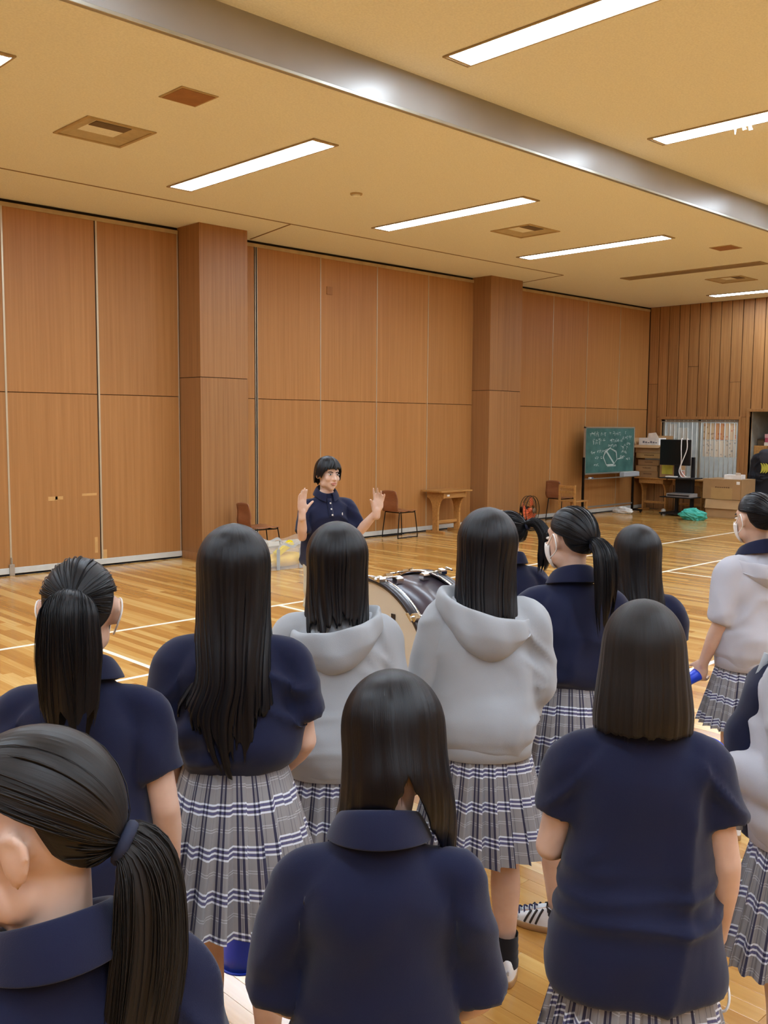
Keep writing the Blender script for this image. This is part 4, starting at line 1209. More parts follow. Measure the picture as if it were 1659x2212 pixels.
# chalkboard on a wheeled stand
t = empty('chalkboard', (16.94, 10.88, 0), 0, 'green rolling chalkboard covered with chalk notes and a diagram', 'chalkboard')
bg = NT('chalkboard_green'); tcn = bg.n('ShaderNodeTexCoord'); nn = bg.n('ShaderNodeTexNoise'); nn.inputs['Scale'].default_value = 3.2; nn.inputs['Detail'].default_value = 6
bg.l(tcn.outputs['Object'], nn.inputs['Vector']); bg.base(bg.ramp(nn.outputs[0], [(.3, lin('25524c')), (.75, lin('4a7670'))])); bg.set(Roughness=.7)
bd = MB().box((-.90, -.012, .87), (.90, .012, 1.79)).build('board', bg.m, t)
for a, b_ in (((-.915, -.018, 1.78), (.915, .018, 1.81)), ((-.915, -.018, .85), (.915, .018, .88)), ((-.915, -.018, .85), (-.885, .018, 1.81)), ((.885, -.018, .85), (.915, .018, 1.81))):
    MB().box(a, b_, .003).build('board_frame', M['alu'], t)
MB().box((-.9, -.11, .76), (.9, .0, .775), .003).build('chalk_tray', M['alu'], t)
for s in (-1, 1):
    MB().box((s * .925 - .018, -.02, .05), (s * .925 + .018, .02, 1.2), .003).build('post', M['blacksteel'], t)
    MB().box((s * .925 - .02, -.24, .035), (s * .925 + .02, .24, .07), .004).build('foot_bar', M['blacksteel'], t)
    for e in (-1, 1):
        MB().cyl((s * .925 - .015, e * .21, .022), (s * .925 + .015, e * .21, .022), .022, seg=14).build('caster', M['blacksteel'], t, True)
MB().box((-.9, -.012, .18), (.9, .012, .21)).build('cross_bar', M['alu'], t)
chalk = simple('chalk', 'c9d6d0', .9)
r_ = random.Random(4)
ck = MB()
def chalk_line(p, q, w_=.006):
    d = Vector((q[0] - p[0], q[1] - p[1])); L = d.length or 1e-6; n = Vector((-d.y, d.x)) / L * w_ / 2
    ck.add([(p[0] + n.x, -.0135, p[1] + n.y), (p[0] - n.x, -.0135, p[1] - n.y), (q[0] - n.x, -.0135, q[1] - n.y), (q[0] + n.x, -.0135, q[1] + n.y)], [(0, 1, 2, 3)])
def scribble(x0, z0, n, sz, w_=.006, gap=.3):
    for k in range(n):
        cx = x0 + k * sz * 1.05
        if r_.random() < gap * .4: continue
        for j in range(r_.randint(3, 5)):
            v = r_.random() < .5; a = (cx + r_.uniform(0, sz * .8), z0 + r_.uniform(0, sz * .8)); l = r_.uniform(.3, .85) * sz
            chalk_line(a, (a[0] + (r_.uniform(-.1, .2) * sz if v else l), a[1] + (-l if v else r_.uniform(-.2, .2) * sz)), w_)
for row, (x0, z0, n, sz) in enumerate(((-.78, 1.66, 8, .075), (-.05, 1.67, 10, .06), (-.66, 1.50, 5, .085), (-.02, 1.52, 9, .05), (.42, 1.58, 6, .06), (.40, 1.38, 3, .085), (.40, 1.26, 3, .08), (-.48, 1.30, 5, .05), (-.55, 1.16, 4, .06), (.55, 1.12, 4, .05), (-.72, 1.28, 3, .05), (.38, 1.18, 3, .05), (-.1, 1.42, 7, .045), (.62, 1.45, 4, .045), (-.6, 1.02, 3, .06))):
    scribble(x0, z0, n, sz)
hexa = [(-.25, 1.18), (-.18, 1.33), (.02, 1.37), (.22, 1.30), (.27, 1.14), (.12, 1.03), (-.12, 1.03), (-.25, 1.18)]
for k in range(3):
    for a, b_ in zip(hexa[:-1], hexa[1:]): chalk_line((a[0] + r_.uniform(-.015, .015), a[1] + r_.uniform(-.015, .015)), (b_[0] + r_.uniform(-.015, .015), b_[1] + r_.uniform(-.015, .015)), .007)
    chalk_line((-.18 + .02 * k, 1.33), (.14 + .02 * k, 1.05), .008); chalk_line((-.2, 1.25 + .02 * k), (.02, 1.40), .006); chalk_line((.27, 1.14), (.50, 1.20 - .02 * k), .006); chalk_line((-.1, 1.0 + .015 * k), (.22, 1.0 + .012 * k), .006)
tag(ck.build('chalk_writing', chalk, bd, fix=False), kind='stuff')
t = empty('eraser_cleaner', (17.60, 10.80, .776), 0, 'pale grey eraser cleaner box on the chalkboard tray', 'eraser box')
MB().box((-.30, -.05, 0), (.30, .05, .09), .006).build('body', M['hoodie'], t); MB().box((-.28, -.045, .09), (.28, .045, .1), .004).build('lid', M['whitetrim'], t)
for k, (cx_, c_) in enumerate(((16.18, 'd8d8d0'), (16.24, '5a6a90'))):
    t = tag(MB().box((cx_ - .045, 10.80, .776), (cx_ + .012, 10.84, .80), .004).build('board_eraser', simple('eraser_felt_%d' % k, c_, .9)), ('white', 'blue')[k] + ' chalkboard eraser on the left end of the chalk tray', 'eraser')

# orange floor fan
t = empty('floor_fan', (13.42, 10.22, 0), math.radians(-170), 'orange floor fan with black wire guard by the right pillar', 'fan')   # blows along +Y
org = simple('fan_orange', 'd8663c', .45)
th = np.linspace(0, 2 * PI, 41)
FZ, FR = .34, .255
for yy, rr in ((.06, FR), (0.0, FR + .004), (-.06, FR * .98)):
    MB().tube([(rr * math.cos(a), yy, FZ + rr * math.sin(a)) for a in th], .006, 6, caps=False).build('guard_ring', M['blacksteel'], t, True)
for sd, yy in (('front', .09), ('rear', -.09)):
    sp = MB()
    for k in range(28):
        a = 2 * PI * k / 28
        sp.tube(smooth_path([(.05 * math.cos(a), yy, FZ + .05 * math.sin(a)), (.16 * math.cos(a), yy * .98, FZ + .16 * math.sin(a)), (FR * math.cos(a), yy * .2, FZ + FR * math.sin(a))], 6), .0022, 4)
    tag(sp.build('guard_wire', M['blacksteel'], t, True), kind='stuff')
for k in range(3):
    G = []
    for r0 in np.linspace(.045, .235, 8):
        row = []
        for b_ in np.linspace(-.55, .55, 8):
            a = b_ * (1.0 + .3 * (r0 / .235)) + 2 * PI * k / 3; row.append((r0 * math.cos(a), -.028 * b_ / .55 - .01, FZ + r0 * math.sin(a)))
        G.append(row)
    o = MB().grid(np.array(G)).build('blade', org, t, True, fix=False); m = o.modifiers.new('t', 'SOLIDIFY'); m.thickness = .004
MB().cyl((0, -.16, FZ), (0, -.02, FZ), .06, .065, 20).build('motor', M['blacksteel'], t, True)
MB().cyl((0, -.02, FZ), (0, .05, FZ), .05, .04, 20).build('hub', org, t, True)
MB().cyl((0, .085, FZ), (0, .098, FZ), .055, .05, 20).build('badge', M['ventdark'], t, True)
for s in (-1, 1):
    mb = MB(); limb(mb, [(s * .06, -.10, FZ - .02), (s * .07, -.10, .12), (s * .11, -.05, .014), (s * .2, .12, .012)], [.012, .012], 14, 8); mb.build('stand_leg', M['blacksteel'], t, True)
MB().tube(smooth_path([(-.2, .12, .012), (0, .16, .012), (.2, .12, .012)], 10), .012, 8).build('foot_bar', M['blacksteel'], t, True)
MB().tube(smooth_path([(-.16, -.10, .012), (0, -.13, .012), (.16, -.10, .012)], 10), .012, 8).build('rear_foot', M['blacksteel'], t, True)

# monitor on a black stand
t = empty('monitor_stand', (17.93, 9.80, 0), PI / 2, 'black monitor stand with shelves in front of the barred window', 'monitor stand')   # faces -X world = +Y local
bk = simple('black_plastic', '0e0e12', .55)
MB().box((-.33, -.26, .03), (.33, .26, .06), .006).build('base', bk, t)
for s in (-1, 1):
    MB().box((s * .17 - .03, -.2, .06), (s * .17 + .03, -.14, 1.2), .004).build('post', bk, t)
    for e in (-1, 1): MB().cyl((s * .29 - .012, e * .22, .018), (s * .29 + .012, e * .22, .018), .018, seg=12).build('caster', bk, t, True)
MB().box((-.36, -.22, .76), (.36, .24, .785), .004).build('shelf', bk, t)
MB().box((-.34, -.22, .37), (.34, .24, .39), .004).build('shelf', bk, t)
MB().box((-.14, -.19, .42), (.14, -.13, .76), .004).build('cable_cover', bk, t)
mo = empty('monitor', (17.93, 9.94, 1.03), PI / 2, 'black flat monitor with white cables draped over it', 'monitor')
MB().box((-.34, -.01, 0), (.34, .03, .53), .008).build('screen_shell', bk, mo)
MB().box((-.32, .03, .02), (.32, .0315, .51)).build('screen', simple('dark_screen', '08080b', .3), mo)
MB().box((-.20, -.06, .12), (.20, -.01, .42), .01).build('rear_housing', bk, mo)
MB().box((-.05, -.12, -.245), (.05, -.05, .25), .005).build('neck', bk, mo)
for k, pts in enumerate(([(17.925, 9.78, 1.555), (17.87, 9.78, 1.575), (17.84, 9.77, 1.40), (17.84, 9.76, 1.1), (17.84, 9.80, .92), (17.84, 9.74, .80), (17.80, 9.60, .80), (17.74, 9.50, .81)],
                         [(17.925, 9.65, 1.555), (17.87, 9.66, 1.57), (17.85, 9.65, 1.36), (17.81, 9.74, 1.06), (17.81, 9.74, .93), (17.82, 9.68, .84), (17.82, 9.62, .80)])):
    mb = MB(); limb(mb, pts, [.010, .010], 46, 8); tag(mb.build('white_cable', M['cord'], None, True), ('thicker white cable falling down the left of the monitor', 'thinner white cable crossing down the right of the monitor')[k], 'cable')
t = empty('disc_player', (17.88, 9.74, .39), PI / 2, 'silver disc player on the lower shelf of the monitor stand', 'disc player')
MB().box((-.26, -.16, 0), (.26, .16, .075), .005).build('body', simple('player_silver', '9c9a98', .4, .3), t)
MB().box((-.24, .16, .02), (.24, .163, .05)).build('front_panel', M['stripe'], t)
tag(MB().box((17.76, 9.84, .786), (17.88, 10.06, .81), .004).build('paper_pad', M['cord']), 'white paper pad on the upper shelf below the monitor', 'paper')

# cardboard
cb = [simple('cardboard_%d' % k, c_, .85, 0, .06, 5) for k, c_ in enumerate(('a9855a', 'b08d62', '9c7850', 'b5935f'))]
ink = simple('box_print', '6b4d30', .85)
def carton(x, y, z, sx, sy, sz, rz, label, mt=0, group='cardboard boxes', flaps=None, text=True):
    """sx depth (towards the viewer side -X), sy width"""
    t = empty('cardboard_box', (x, y, z), rz, label, 'box', group); th_ = .006
    m = cb[mt]
    MB().box((-sx / 2, -sy / 2, 0), (sx / 2, sy / 2, th_)).build('bottom', m, t)
    for a, b_ in (((-sx / 2, -sy / 2, 0), (-sx / 2 + th_, sy / 2, sz)), ((sx / 2 - th_, -sy / 2, 0), (sx / 2, sy / 2, sz)), ((-sx / 2, -sy / 2, 0), (sx / 2, -sy / 2 + th_, sz)), ((-sx / 2, sy / 2 - th_, 0), (sx / 2, sy / 2, sz))):
        MB().box(a, b_, .001).build('side', m, t)
    if flaps is None:
        MB().box((-sx / 2, -sy / 2, sz - th_), (0.0, sy / 2, sz + .002)).build('flap', m, t)
        MB().box((0.002, -sy / 2, sz - th_), (sx / 2, sy / 2, sz + .002)).build('flap', m, t)
        MB().box((-.5 * sx + .0, -.03, sz + .002), (.5 * sx, .03, sz + .003)).build('packing_tape', simple('tape', 'b89a68', .35), t)
    else:
        for (side, ang, ln) in flaps:
            if side in ('front', 'back'):
                s = -1 if side == 'front' else 1; d = (s * math.cos(ang) * ln, math.sin(ang) * ln)
                V = [(s * sx / 2, -sy / 2 + .004, sz), (s * sx / 2, sy / 2 - .004, sz), (s * sx / 2 + d[0], sy / 2 - .01, sz + d[1]), (s * sx / 2 + d[0], -sy / 2 + .01, sz + d[1])]
            else:
                s = -1 if side == 'right' else 1; d = (s * math.cos(ang) * ln, math.sin(ang) * ln)
                V = [(-sx / 2 + .004, s * sy / 2, sz), (sx / 2 - .004, s * sy / 2, sz), (sx / 2 - .01, s * sy / 2 + d[0], sz + d[1]), (-sx / 2 + .01, s * sy / 2 + d[0], sz + d[1])]
            o = mesh('flap', V, [(0, 1, 2, 3)], m, t); mm = o.modifiers.new('t', 'SOLIDIFY'); mm.thickness = .005
    if text:
        rr = random.Random(int(x * 100 + y * 31 + z * 77)); b = MB(); zc = sz * .58; hh = min(.05, sz * .22)
        for k in range(7):
            y0 = -sy * .2 + k * sy * .055; b.box((-sx / 2 - .001, y0, zc - hh * rr.uniform(.3, .5)), (-sx / 2 + .001, y0 + sy * .042, zc + hh * rr.uniform(.3, .5)))
        tag(b.build('box_print', ink, t), kind='stuff')
    return t
carton(18.43, 8.98, .0, .66, .72, .37, .06, 'open cardboard box with hanging flaps on the floor, under the big box', 1, flaps=[('front', -1.25, .19), ('right', -1.1, .2), ('back', -1.4, .18), ('left', -1.3, .18)], text=False)
bigb = carton(18.42, 9.00, .376, .66, .80, .40, .03, 'large closed cardboard box resting on the open box', 0)
MB().box((-.3315, -.37, .31), (-.3295, -.30, .37)).build('shipping_label', M['cord'], bigb)
MB().box((-.335, -.22, .0), (-.3295, .22, .23)).build('side_patch', cb[3], bigb)
t = empty('white_carton', (18.37, 8.86, .779), .1, 'small white paper box lying on the large cardboard box', 'box')
MB().box((-.12, -.17, 0), (.12, .17, .09), .004).build('body', M['cord'], t)
o = mesh('lid_flap', [(-.12, -.17, .09), (-.12, -.06, .09), (-.16, -.07, .14), (-.16, -.17, .13)], [(0, 1, 2, 3)], M['cord'], t); o.modifiers.new('t', 'SOLIDIFY').thickness = .004
lv = [('bottom flat cardboard carton of the stack on the desk', .13, .62, .0, 2), ('second flat cardboard carton from the bottom of the desk stack', .12, .63, .02, 0), ('third flat cardboard carton of the desk stack with dark print', .12, .60, -.02, 2)]
zz = .728
for lb, hh, wd_, off_, mt_ in lv:
    carton(18.50, 10.80 + off_, zz, .42, wd_ * .82, hh, .02, lb, mt_); zz += hh + .004
t = tag(MB().box((18.36, 10.44, zz), (18.60, 10.90, zz + .03), .004).build('paper_pile', M['whitetrim']), 'white papers pressed between cartons of the desk stack', 'papers'); zz += .032
carton(18.50, 10.76, zz, .44, .62, .11, -.02, 'flat cardboard carton lying on the white papers', 3); zz += .114
carton(18.50, 10.78, zz, .44, .64, .17, .02, 'open cardboard carton topmost of the desk stack, flaps out', 1, flaps=[('front', -.35, .16), ('right', .05, .2), ('left', 1.2, .16), ('back', 1.35, .2)], text=False); zz += .02
t = empty('white_carton', (18.47, 10.80, zz), 0, 'white printed carton with raised lid inside the topmost open carton', 'box')
MB().box((-.15, -.24, 0), (.15, .24, .30), .004).build('body', M['cord'], t)
o = mesh('lid_flap', [(-.15, -.24, .30), (-.15, .02, .30), (-.17, .0, .40), (-.17, -.18, .42)], [(0, 1, 2, 3)], M['cord'], t); o.modifiers.new('t', 'SOLIDIFY').thickness = .004
b = MB()
for k in range(6): b.box((-.152, -.2 + k * .06, .19), (-.1495, -.155 + k * .06, .19 + .02 + .012 * (k % 3)))
tag(b.build('carton_print', simple('grey_print', '77777f', .8), t), kind='stuff')
nb_ = carton(18.47, 10.30, .728, .36, .40, .33, .03, 'cardboard box with a yellow paper note on its front', 0, text=False)
MB().box((-.184, -.10, .09), (-.1805, .15, .28)).build('yellow_note', simple('note_yellow', 'c9c04a', .7), nb_)
t = empty('pink_can', (18.36, 10.02, .728), 0, 'small pink tin beside the box with a yellow note', 'can')
MB().tube([(0, 0, 0), (0, 0, .17)], [.06, .06], 20).build('body', simple('tin_pink', 'd8a08e', .4), t, False); MB().tube([(0, 0, .17), (0, 0, .182)], [.062, .06], 20).build('lid', M['whitetrim'], t)

def crumple(name, c, sz, mat, label, cat, seed, n=20, alpha=False):
    r = np.random.RandomState(seed); G = []
    for i, t_ in enumerate(np.linspace(0, PI, n)):
        row = []
        for p in np.linspace(0, 2 * PI, n * 2, endpoint=False):
            d = np.array((math.sin(t_) * math.cos(p), math.sin(t_) * math.sin(p), math.cos(t_)))
            k = 1 + .30 * float(noise(d * 2.3 + seed, seed)) + .16 * (1 - 2 * abs(float(noise(d * 5.1 + seed, seed + 1))))
            q = d * k * np.array(sz); q[2] = max(q[2] + sz[2] * .8, .002); row.append(q + np.array(c))
        G.append(row)
    o = MB().grid(np.array(G), closed_v=True).build(name, mat, None, False)
    return tag(o, label, cat)
crumple('plastic_bag', (17.28, 9.17, 0), (.17, .235, .115), simple('teal_plastic', '46b5a4', .4), 'crumpled teal plastic bag lying on the floor before the boxes', 'plastic bag', 3)
crumple('plastic_bag', (17.42, 10.82, 0), (.10, .22, .075), simple('white_plastic', 'd4d2cc', .35), 'crumpled white plastic wrapping on the floor under the chalkboard', 'plastic wrap', 8)
t = tag(MB().ell((18.12, 10.28, .05), (.05, .05, .05), None, 20, 14).build('white_ball', M['whitetrim'], None, True), 'small white ball on the floor by the monitor stand', 'ball')

# alcove shelf, boxes on it, jacket
t = empty('shelf_unit', (XR + .48, 8.35, 0), 0, 'orange wooden shelf unit inside the opening at right', 'shelf')
MB().box((-.28, -.48, 0), (.28, -.45, 1.42), .003).build('side_panel', M['deskwood'], t); MB().box((-.28, .45, 0), (.28, .48, 1.42), .003).build('side_panel', M['deskwood'], t)
for z in (.06, .75, 1.42): MB().box((-.28, -.48, z), (.28, .48, z + .028), .003).build('shelf_board', M['deskwood'], t)
MB().box((-.285, .0, 1.05), (-.27, .46, 1.42), .003).build('front_board', M['deskwood'], t)
t = empty('gift_box', (XR + .44, 8.42, 1.4485), .1, 'pink and white box on top of the shelf in the opening', 'box')
MB().box((-.16, -.24, .0), (.16, .24, .07), .004).build('white_base', M['cord'], t)
MB().box((-.155, -.23, .07), (.155, .23, .16), .004).build('pink_body', simple('box_pink', 'b8506e', .5), t)
MB().box((-.16, -.235, .16), (.16, .235, .24), .004).build('pale_lid', simple('box_pale', 'd8a8b0', .5), t)
t = empty('dark_box', (XR + .44, 8.75, 1.4485), 0, 'small dark box beside the pink box on the shelf', 'box')
MB().box((-.1, -.07, 0), (.1, .07, .13), .004).build('body', M['ventdark'], t); MB().box((-.102, -.072, .10), (.102, .072, .135), .003).build('lid', M['raildark'], t)
# black hooded jacket hung on the door frame
t = empty('hooded_jacket', (18.98, 8.50, .0), PI / 2, 'black hooded jacket with a yellow emblem hanging in the opening', 'jacket')   # back towards +Y local
jk = cloth('jacket_black', '15151c', .7, .2, 400)
mb = MB()
rows_loft(mb, [(.42, .24, .09, 0), (.60, .235, .09, 0), (.90, .22, .085, 0), (1.15, .22, .085, 0), (1.26, .19, .075, 0), (1.33, .10, .06, 0)], 32, 2.4)
for s in (-1, 1): limb(mb, [(s * .12, 0, 1.25), (s * .22, 0, 1.18), (s * .275, .01, .95), (s * .28, .02, .62)], [.07, .075, .068, .055], 14, 16, ends='flat')
me = remeshed(mb, .014, 4); wrinkle(me, 1.0, 31, 1.4, .8); jb = finish(me, 'jacket_body', jk, t)
mb = MB(); mb.ell((0, .03, 1.29), (.15, .085, .10)); mb.ell((0, .085, 1.20), (.11, .035, .13)); me = remeshed(mb, .012, 4); wrinkle(me, 1.0, 12, .6); finish(me, 'hood', cloth('jacket_hood', '34343c', .75, .2, 400), t)
yl = simple('emblem_yellow', 'b5ae3c', .6)
for k in range(3):
    G = []
    for a in np.linspace(-1.15, 1.15, 12):
        w_ = .022 * math.cos(a * 1.2) + .003
        G.append([(.10 - .05 * k - .075 * math.cos(a) - w_, .094, 1.0 + .11 * math.sin(a)), (.10 - .05 * k - .075 * math.cos(a) + w_, .094, 1.0 + .11 * math.sin(a))])
    o = MB().grid(np.array(G)).build('emblem', yl, t, fix=False); o.modifiers.new('t', 'SOLIDIFY').thickness = .01
MB().tube(smooth_path([(0, 0, 1.33), (0, -.02, 1.42), (0, -.09, 1.462), (0, -.15, 1.454)], 12), .005, 6).build('hanger_hook', M['blacksteel'], t, True)
# clear bag of yellow things near the man
t = empty('clear_bag', (7.42, 9.60, 0), math.radians(-5), 'clear plastic bag with grey handles standing on the floor behind the man', 'bag')
cl_ = NT('clear_vinyl'); cl_.base(lin('e2e0d8')); cl_.set(Roughness=.25, Alpha=.30); cl_ = cl_.m
BX, BY, BH = .42, .20, .36
def bagG(n=56):
    G = []
    for z in np.linspace(0, 1, 9):
        row = []
        for a in np.linspace(0, 2 * PI, n, endpoint=False):
            c, s = math.cos(a), math.sin(a); x_ = np.sign(c) * abs(c) ** .45 * BX; y_ = np.sign(s) * abs(s) ** .45 * BY
            k = 1 + .05 * float(noise(np.array((c * 2, s * 2, z * 3)), 3)) * (z > .05); kk = 1 - .10 * z
            row.append((x_ * k * kk, y_ * k * (1 - .25 * z), z * BH * (1 + .12 * math.sin(a * 2 + .5) * z) + .004))
        G.append(row)
    return np.array(G)
mb = MB().grid(bagG(), closed_v=True, cap0=True); o = mb.build('bag_body', cl_, t, False)
for e in (-1, 1):
    for s in (-1, 1):
        x_ = s * .17
        MB().grid(np.array([[(x_ - .025, e * (BY + .012), z), (x_ + .025, e * (BY + .012), z)] for z in np.linspace(.005, .27, 5)])).build('strap', simple('strap_grey', '9aa0a2', .7), t, fix=False)
    hp = [(-.17, e * (BY - .0), .27), (-.12, e * (BY + .05), .34), (0, e * (BY + .08), .30), (.12, e * (BY + .05), .34), (.17, e * (BY - .0), .27)]
    P = smooth_path(hp, 20); MB().grid(np.array([[p - np.array((0, 0, .018)), p + np.array((0, 0, .018))] for p in P])).build('handle', simple('strap_grey2', 'b4b8b8', .7), t, fix=False)
ye = simple('yellow_foam', 'ecc23a', .5); yb = simple('bright_yellow', 'f0d800', .45)
mb = MB(); mb.ell((.05, -.02, .10), (.33, .15, .095)); mb.ell((-.15, .02, .07), (.20, .13, .065)); me = remeshed(mb, .02, 3); finish(me, 'tube_bundle', ye, t).location = (0, 0, .008)
mt = Matrix.Rotation(-.55, 4, 'Y'); mt.translation = (-.02, -.10, .26)
MB().box((-.14, -.04, -.035), (.14, .04, .035), .006, mt).build('yellow_stick', yb, t)
mt = Matrix.Rotation(.3, 4, 'Z'); mt.translation = (-.30, -.06, .06)
MB().box((-.08, -.07, -.05), (.08, .07, .05), .02, mt).build('white_packet', M['cord'], t)

# bass drum on a folding stand
t = empty('bass_drum', (2.90, 3.10, .72), math.radians(-5), 'dark bass drum with a pale head and chrome lugs, among the students', 'drum')   # axis +X
DR, DL = .43, .37
shell = simple('drum_shell', '3a3038', .28, 0, .06); chrome = simple('chrome', 'd5d5d2', .12, 1.0, .02); hoop = simple('drum_hoop', '1f1c24', .3)
headm = simple('drum_head', 'cfc3ac', .55, 0, .04, 3)
def ring(prof, mat, nm, parent):
    th_ = np.linspace(0, 2 * PI, 97)[:-1]
    G = [[(x_, r_ * math.cos(a), r_ * math.sin(a)) for a in th_] for x_, r_ in prof]
    return MB().grid(np.array(G), closed_u=True, closed_v=True).build(nm, mat, parent, True)
ring([(.03, DR - .008), (DL - .03, DR - .008), (DL - .03, DR - .02), (.03, DR - .02)], shell, 'shell', t)
for nm, x0, x1 in (('a', -.012, .034), ('b', DL - .034, DL + .012)):
    ring([(x0, DR - .004), (x0, DR + .010), (x0 + .004, DR + .013), (x1 - .004, DR + .013), (x1, DR + .010), (x1, DR - .004)], hoop, 'hoop', t)
    xx = x1 if nm == 'a' else x0
    ring([(xx - .006 if nm == 'b' else xx, DR), (xx - .006 if nm == 'b' else xx, DR + .015), (xx if nm == 'b' else xx + .006, DR + .015), (xx if nm == 'b' else xx + .006, DR)], chrome, 'hoop_inlay', t)
for nm, xx, s in (('front_head', .0, -1), ('rear_head', DL, 1)):
    th_ = np.linspace(0, 2 * PI, 97)[:-1]
    G = [[(xx + s * .004 * (1 - (r_ / DR) ** 2), r_ * math.cos(a), r_ * math.sin(a)) for a in th_] for r_ in (DR - .004, .3, .15, .002)]
    MB().grid(np.array(G), closed_v=True, cap1=True).build(nm, headm, t, True)
mark = MB().box((-.0068, -.19, .235), (-.003, -.165, .305)).build('head_mark', hoop, t)
for k in range(10):
    a = 2 * PI * (k + .28) / 10; R_ = Matrix.Rotation(a, 4, 'X')
    def pt(mb_): mb_.V = [tuple(R_ @ Vector(v)) for v in mb_.V]; return mb_
    for e in (0, 1):
        f = (lambda v: v) if e == 0 else (lambda v: DL - v)
        lg = MB(); lg.box((min(f(.085), f(.125)), -.016, DR - .01), (max(f(.085), f(.125)), .016, DR + .025), .006); lo = pt(lg).build('lug', chrome, t)
        rd = MB(); rd.cyl((f(-.04), 0, DR + .03), (f(.105), 0, DR + .022), .005, seg=8); pt(rd).build('tension_rod', chrome, lo, True)
        cw = MB(); cw.box((min(f(-.018), f(.016)), -.018, DR + .008), (max(f(-.018), f(.016)), .018, DR + .034), .005); pt(cw).build('claw_hook', chrome, lo)
        th_ = MB(); th_.box((min(f(-.05), f(-.038)), -.022, DR + .025), (max(f(-.05), f(-.038)), .022, DR + .036), .003); pt(th_).build('wing_key', chrome, lo)
t = empty('drum_stand', (2.90, 3.10, 0), math.radians(-5), 'folding metal stand cradling the bass drum', 'drum stand')
for s in (-1, 1):
    for xx in (.06, DL - .06):
        MB().cyl((xx, -s * .30, .012), (xx, s * .34, .40), .011, seg=8).build('leg', chrome, t, True)
    MB().cyl((.03, -s * .30, .012), (DL - .03, -s * .30, .012), .011, seg=8).build('foot_bar', chrome, t, True)
    MB().cyl((.03, s * .34, .40), (DL - .03, s * .34, .40), .011, seg=8).build('cradle_bar', M['blacksteel'], t, True)

# megaphones the students carry
def megaphone(p, d, label, L=.40, r0=.022, r1=.075, cord=None):
    t = empty('cheer_megaphone', p, 0, label, 'megaphone', 'blue cheering megaphones')
    d = np.array(d, float) / np.linalg.norm(d)
    pts = [d * L * k for k in np.linspace(0, 1, 12)]
    r = [r0 * 1.35, r0 * 1.1] + list(np.interp(np.linspace(0, 1, 10), [0, .25, 1], [r0, r0 * 1.25, r1]))
    o = MB().tube(pts, r, 28, caps=False).build('cone', M['bluepl'], t, True); m = o.modifiers.new('t', 'SOLIDIFY'); m.thickness = .003
    T, A, B = frames(np.array(pts)); c = pts[-1]
    MB().tube([c + (A[-1] * math.cos(a) + B[-1] * math.sin(a)) * r1 for a in np.linspace(0, 2 * PI, 41)], .0045, 6, caps=False).build('rim', M['bluepl'], t, True)
    c = pts[3]
    MB().tube([c + (A[3] * math.cos(a) + B[3] * math.sin(a)) * (r[3] + .002) for a in np.linspace(0, 2 * PI, 41)], .004, 6, caps=False).build('grip_band', simple('deep_blue_plastic', '14247e', .4), t, True)
    if cord is not None:
        MB().tube(smooth_path([np.array(q) - np.array(p) for q in cord], 30), .0032, 6).build('wrist_cord', M['cord'], t, True)
    return t

# ------------------------------------------------------------------ the people
LONG = [(-.02, 0, -.012, .087, .106, .95), (-.08, 0, -.016, .088, .106, 1.05), (-.14, 0, -.03, .089, .102, 1.2), (-.20, 0, -.05, .092, .100, 1.45), (-.27, 0, -.075, .096, .090, 1.6)]
def long_hair(mat, ring_tail, **kw):
    return lambda e, HC, R, s_: hair_sheet(e, HC, R, s_, LONG + ring_tail, .9, M[mat], **{'top': .018, 'wid': 1.04, **kw})
def pony(mat, tie_dir, path, w_, seed=1, tie_r=.02, tail_kw=None, cap_kw=None):
    def f(e, HC, R, s_):
        o, tie, out, W = pony_cap(e, HC, R, s_, tie_dir, M[mat], seed, **(cap_kw or {}))
        tag(strands(np.transpose(W, (0, 1, 2)), tuple(HC * s_), 'loose_locks', M[mat], o, 160, .003, .0016, seed, 0, .1), kind='stuff')
        hair_tie(o, s_, tie + out * .006, out, tie_r)
        P = [tie - out * .01] + [tie + out * q[0] + np.array(q[1:]) for q in path]
        tail(o, s_, P, w_, M[mat], seed, **(tail_kw or {}))
    return f
D = math.radians
ARM_FRONT = {1: ((.142, -.012, 1.236), (.184, .0, 1.0), (.11, .17, .85)), -1: ((-.142, -.012, 1.236), (-.184, .0, 1.0), (-.11, .17, .85))}

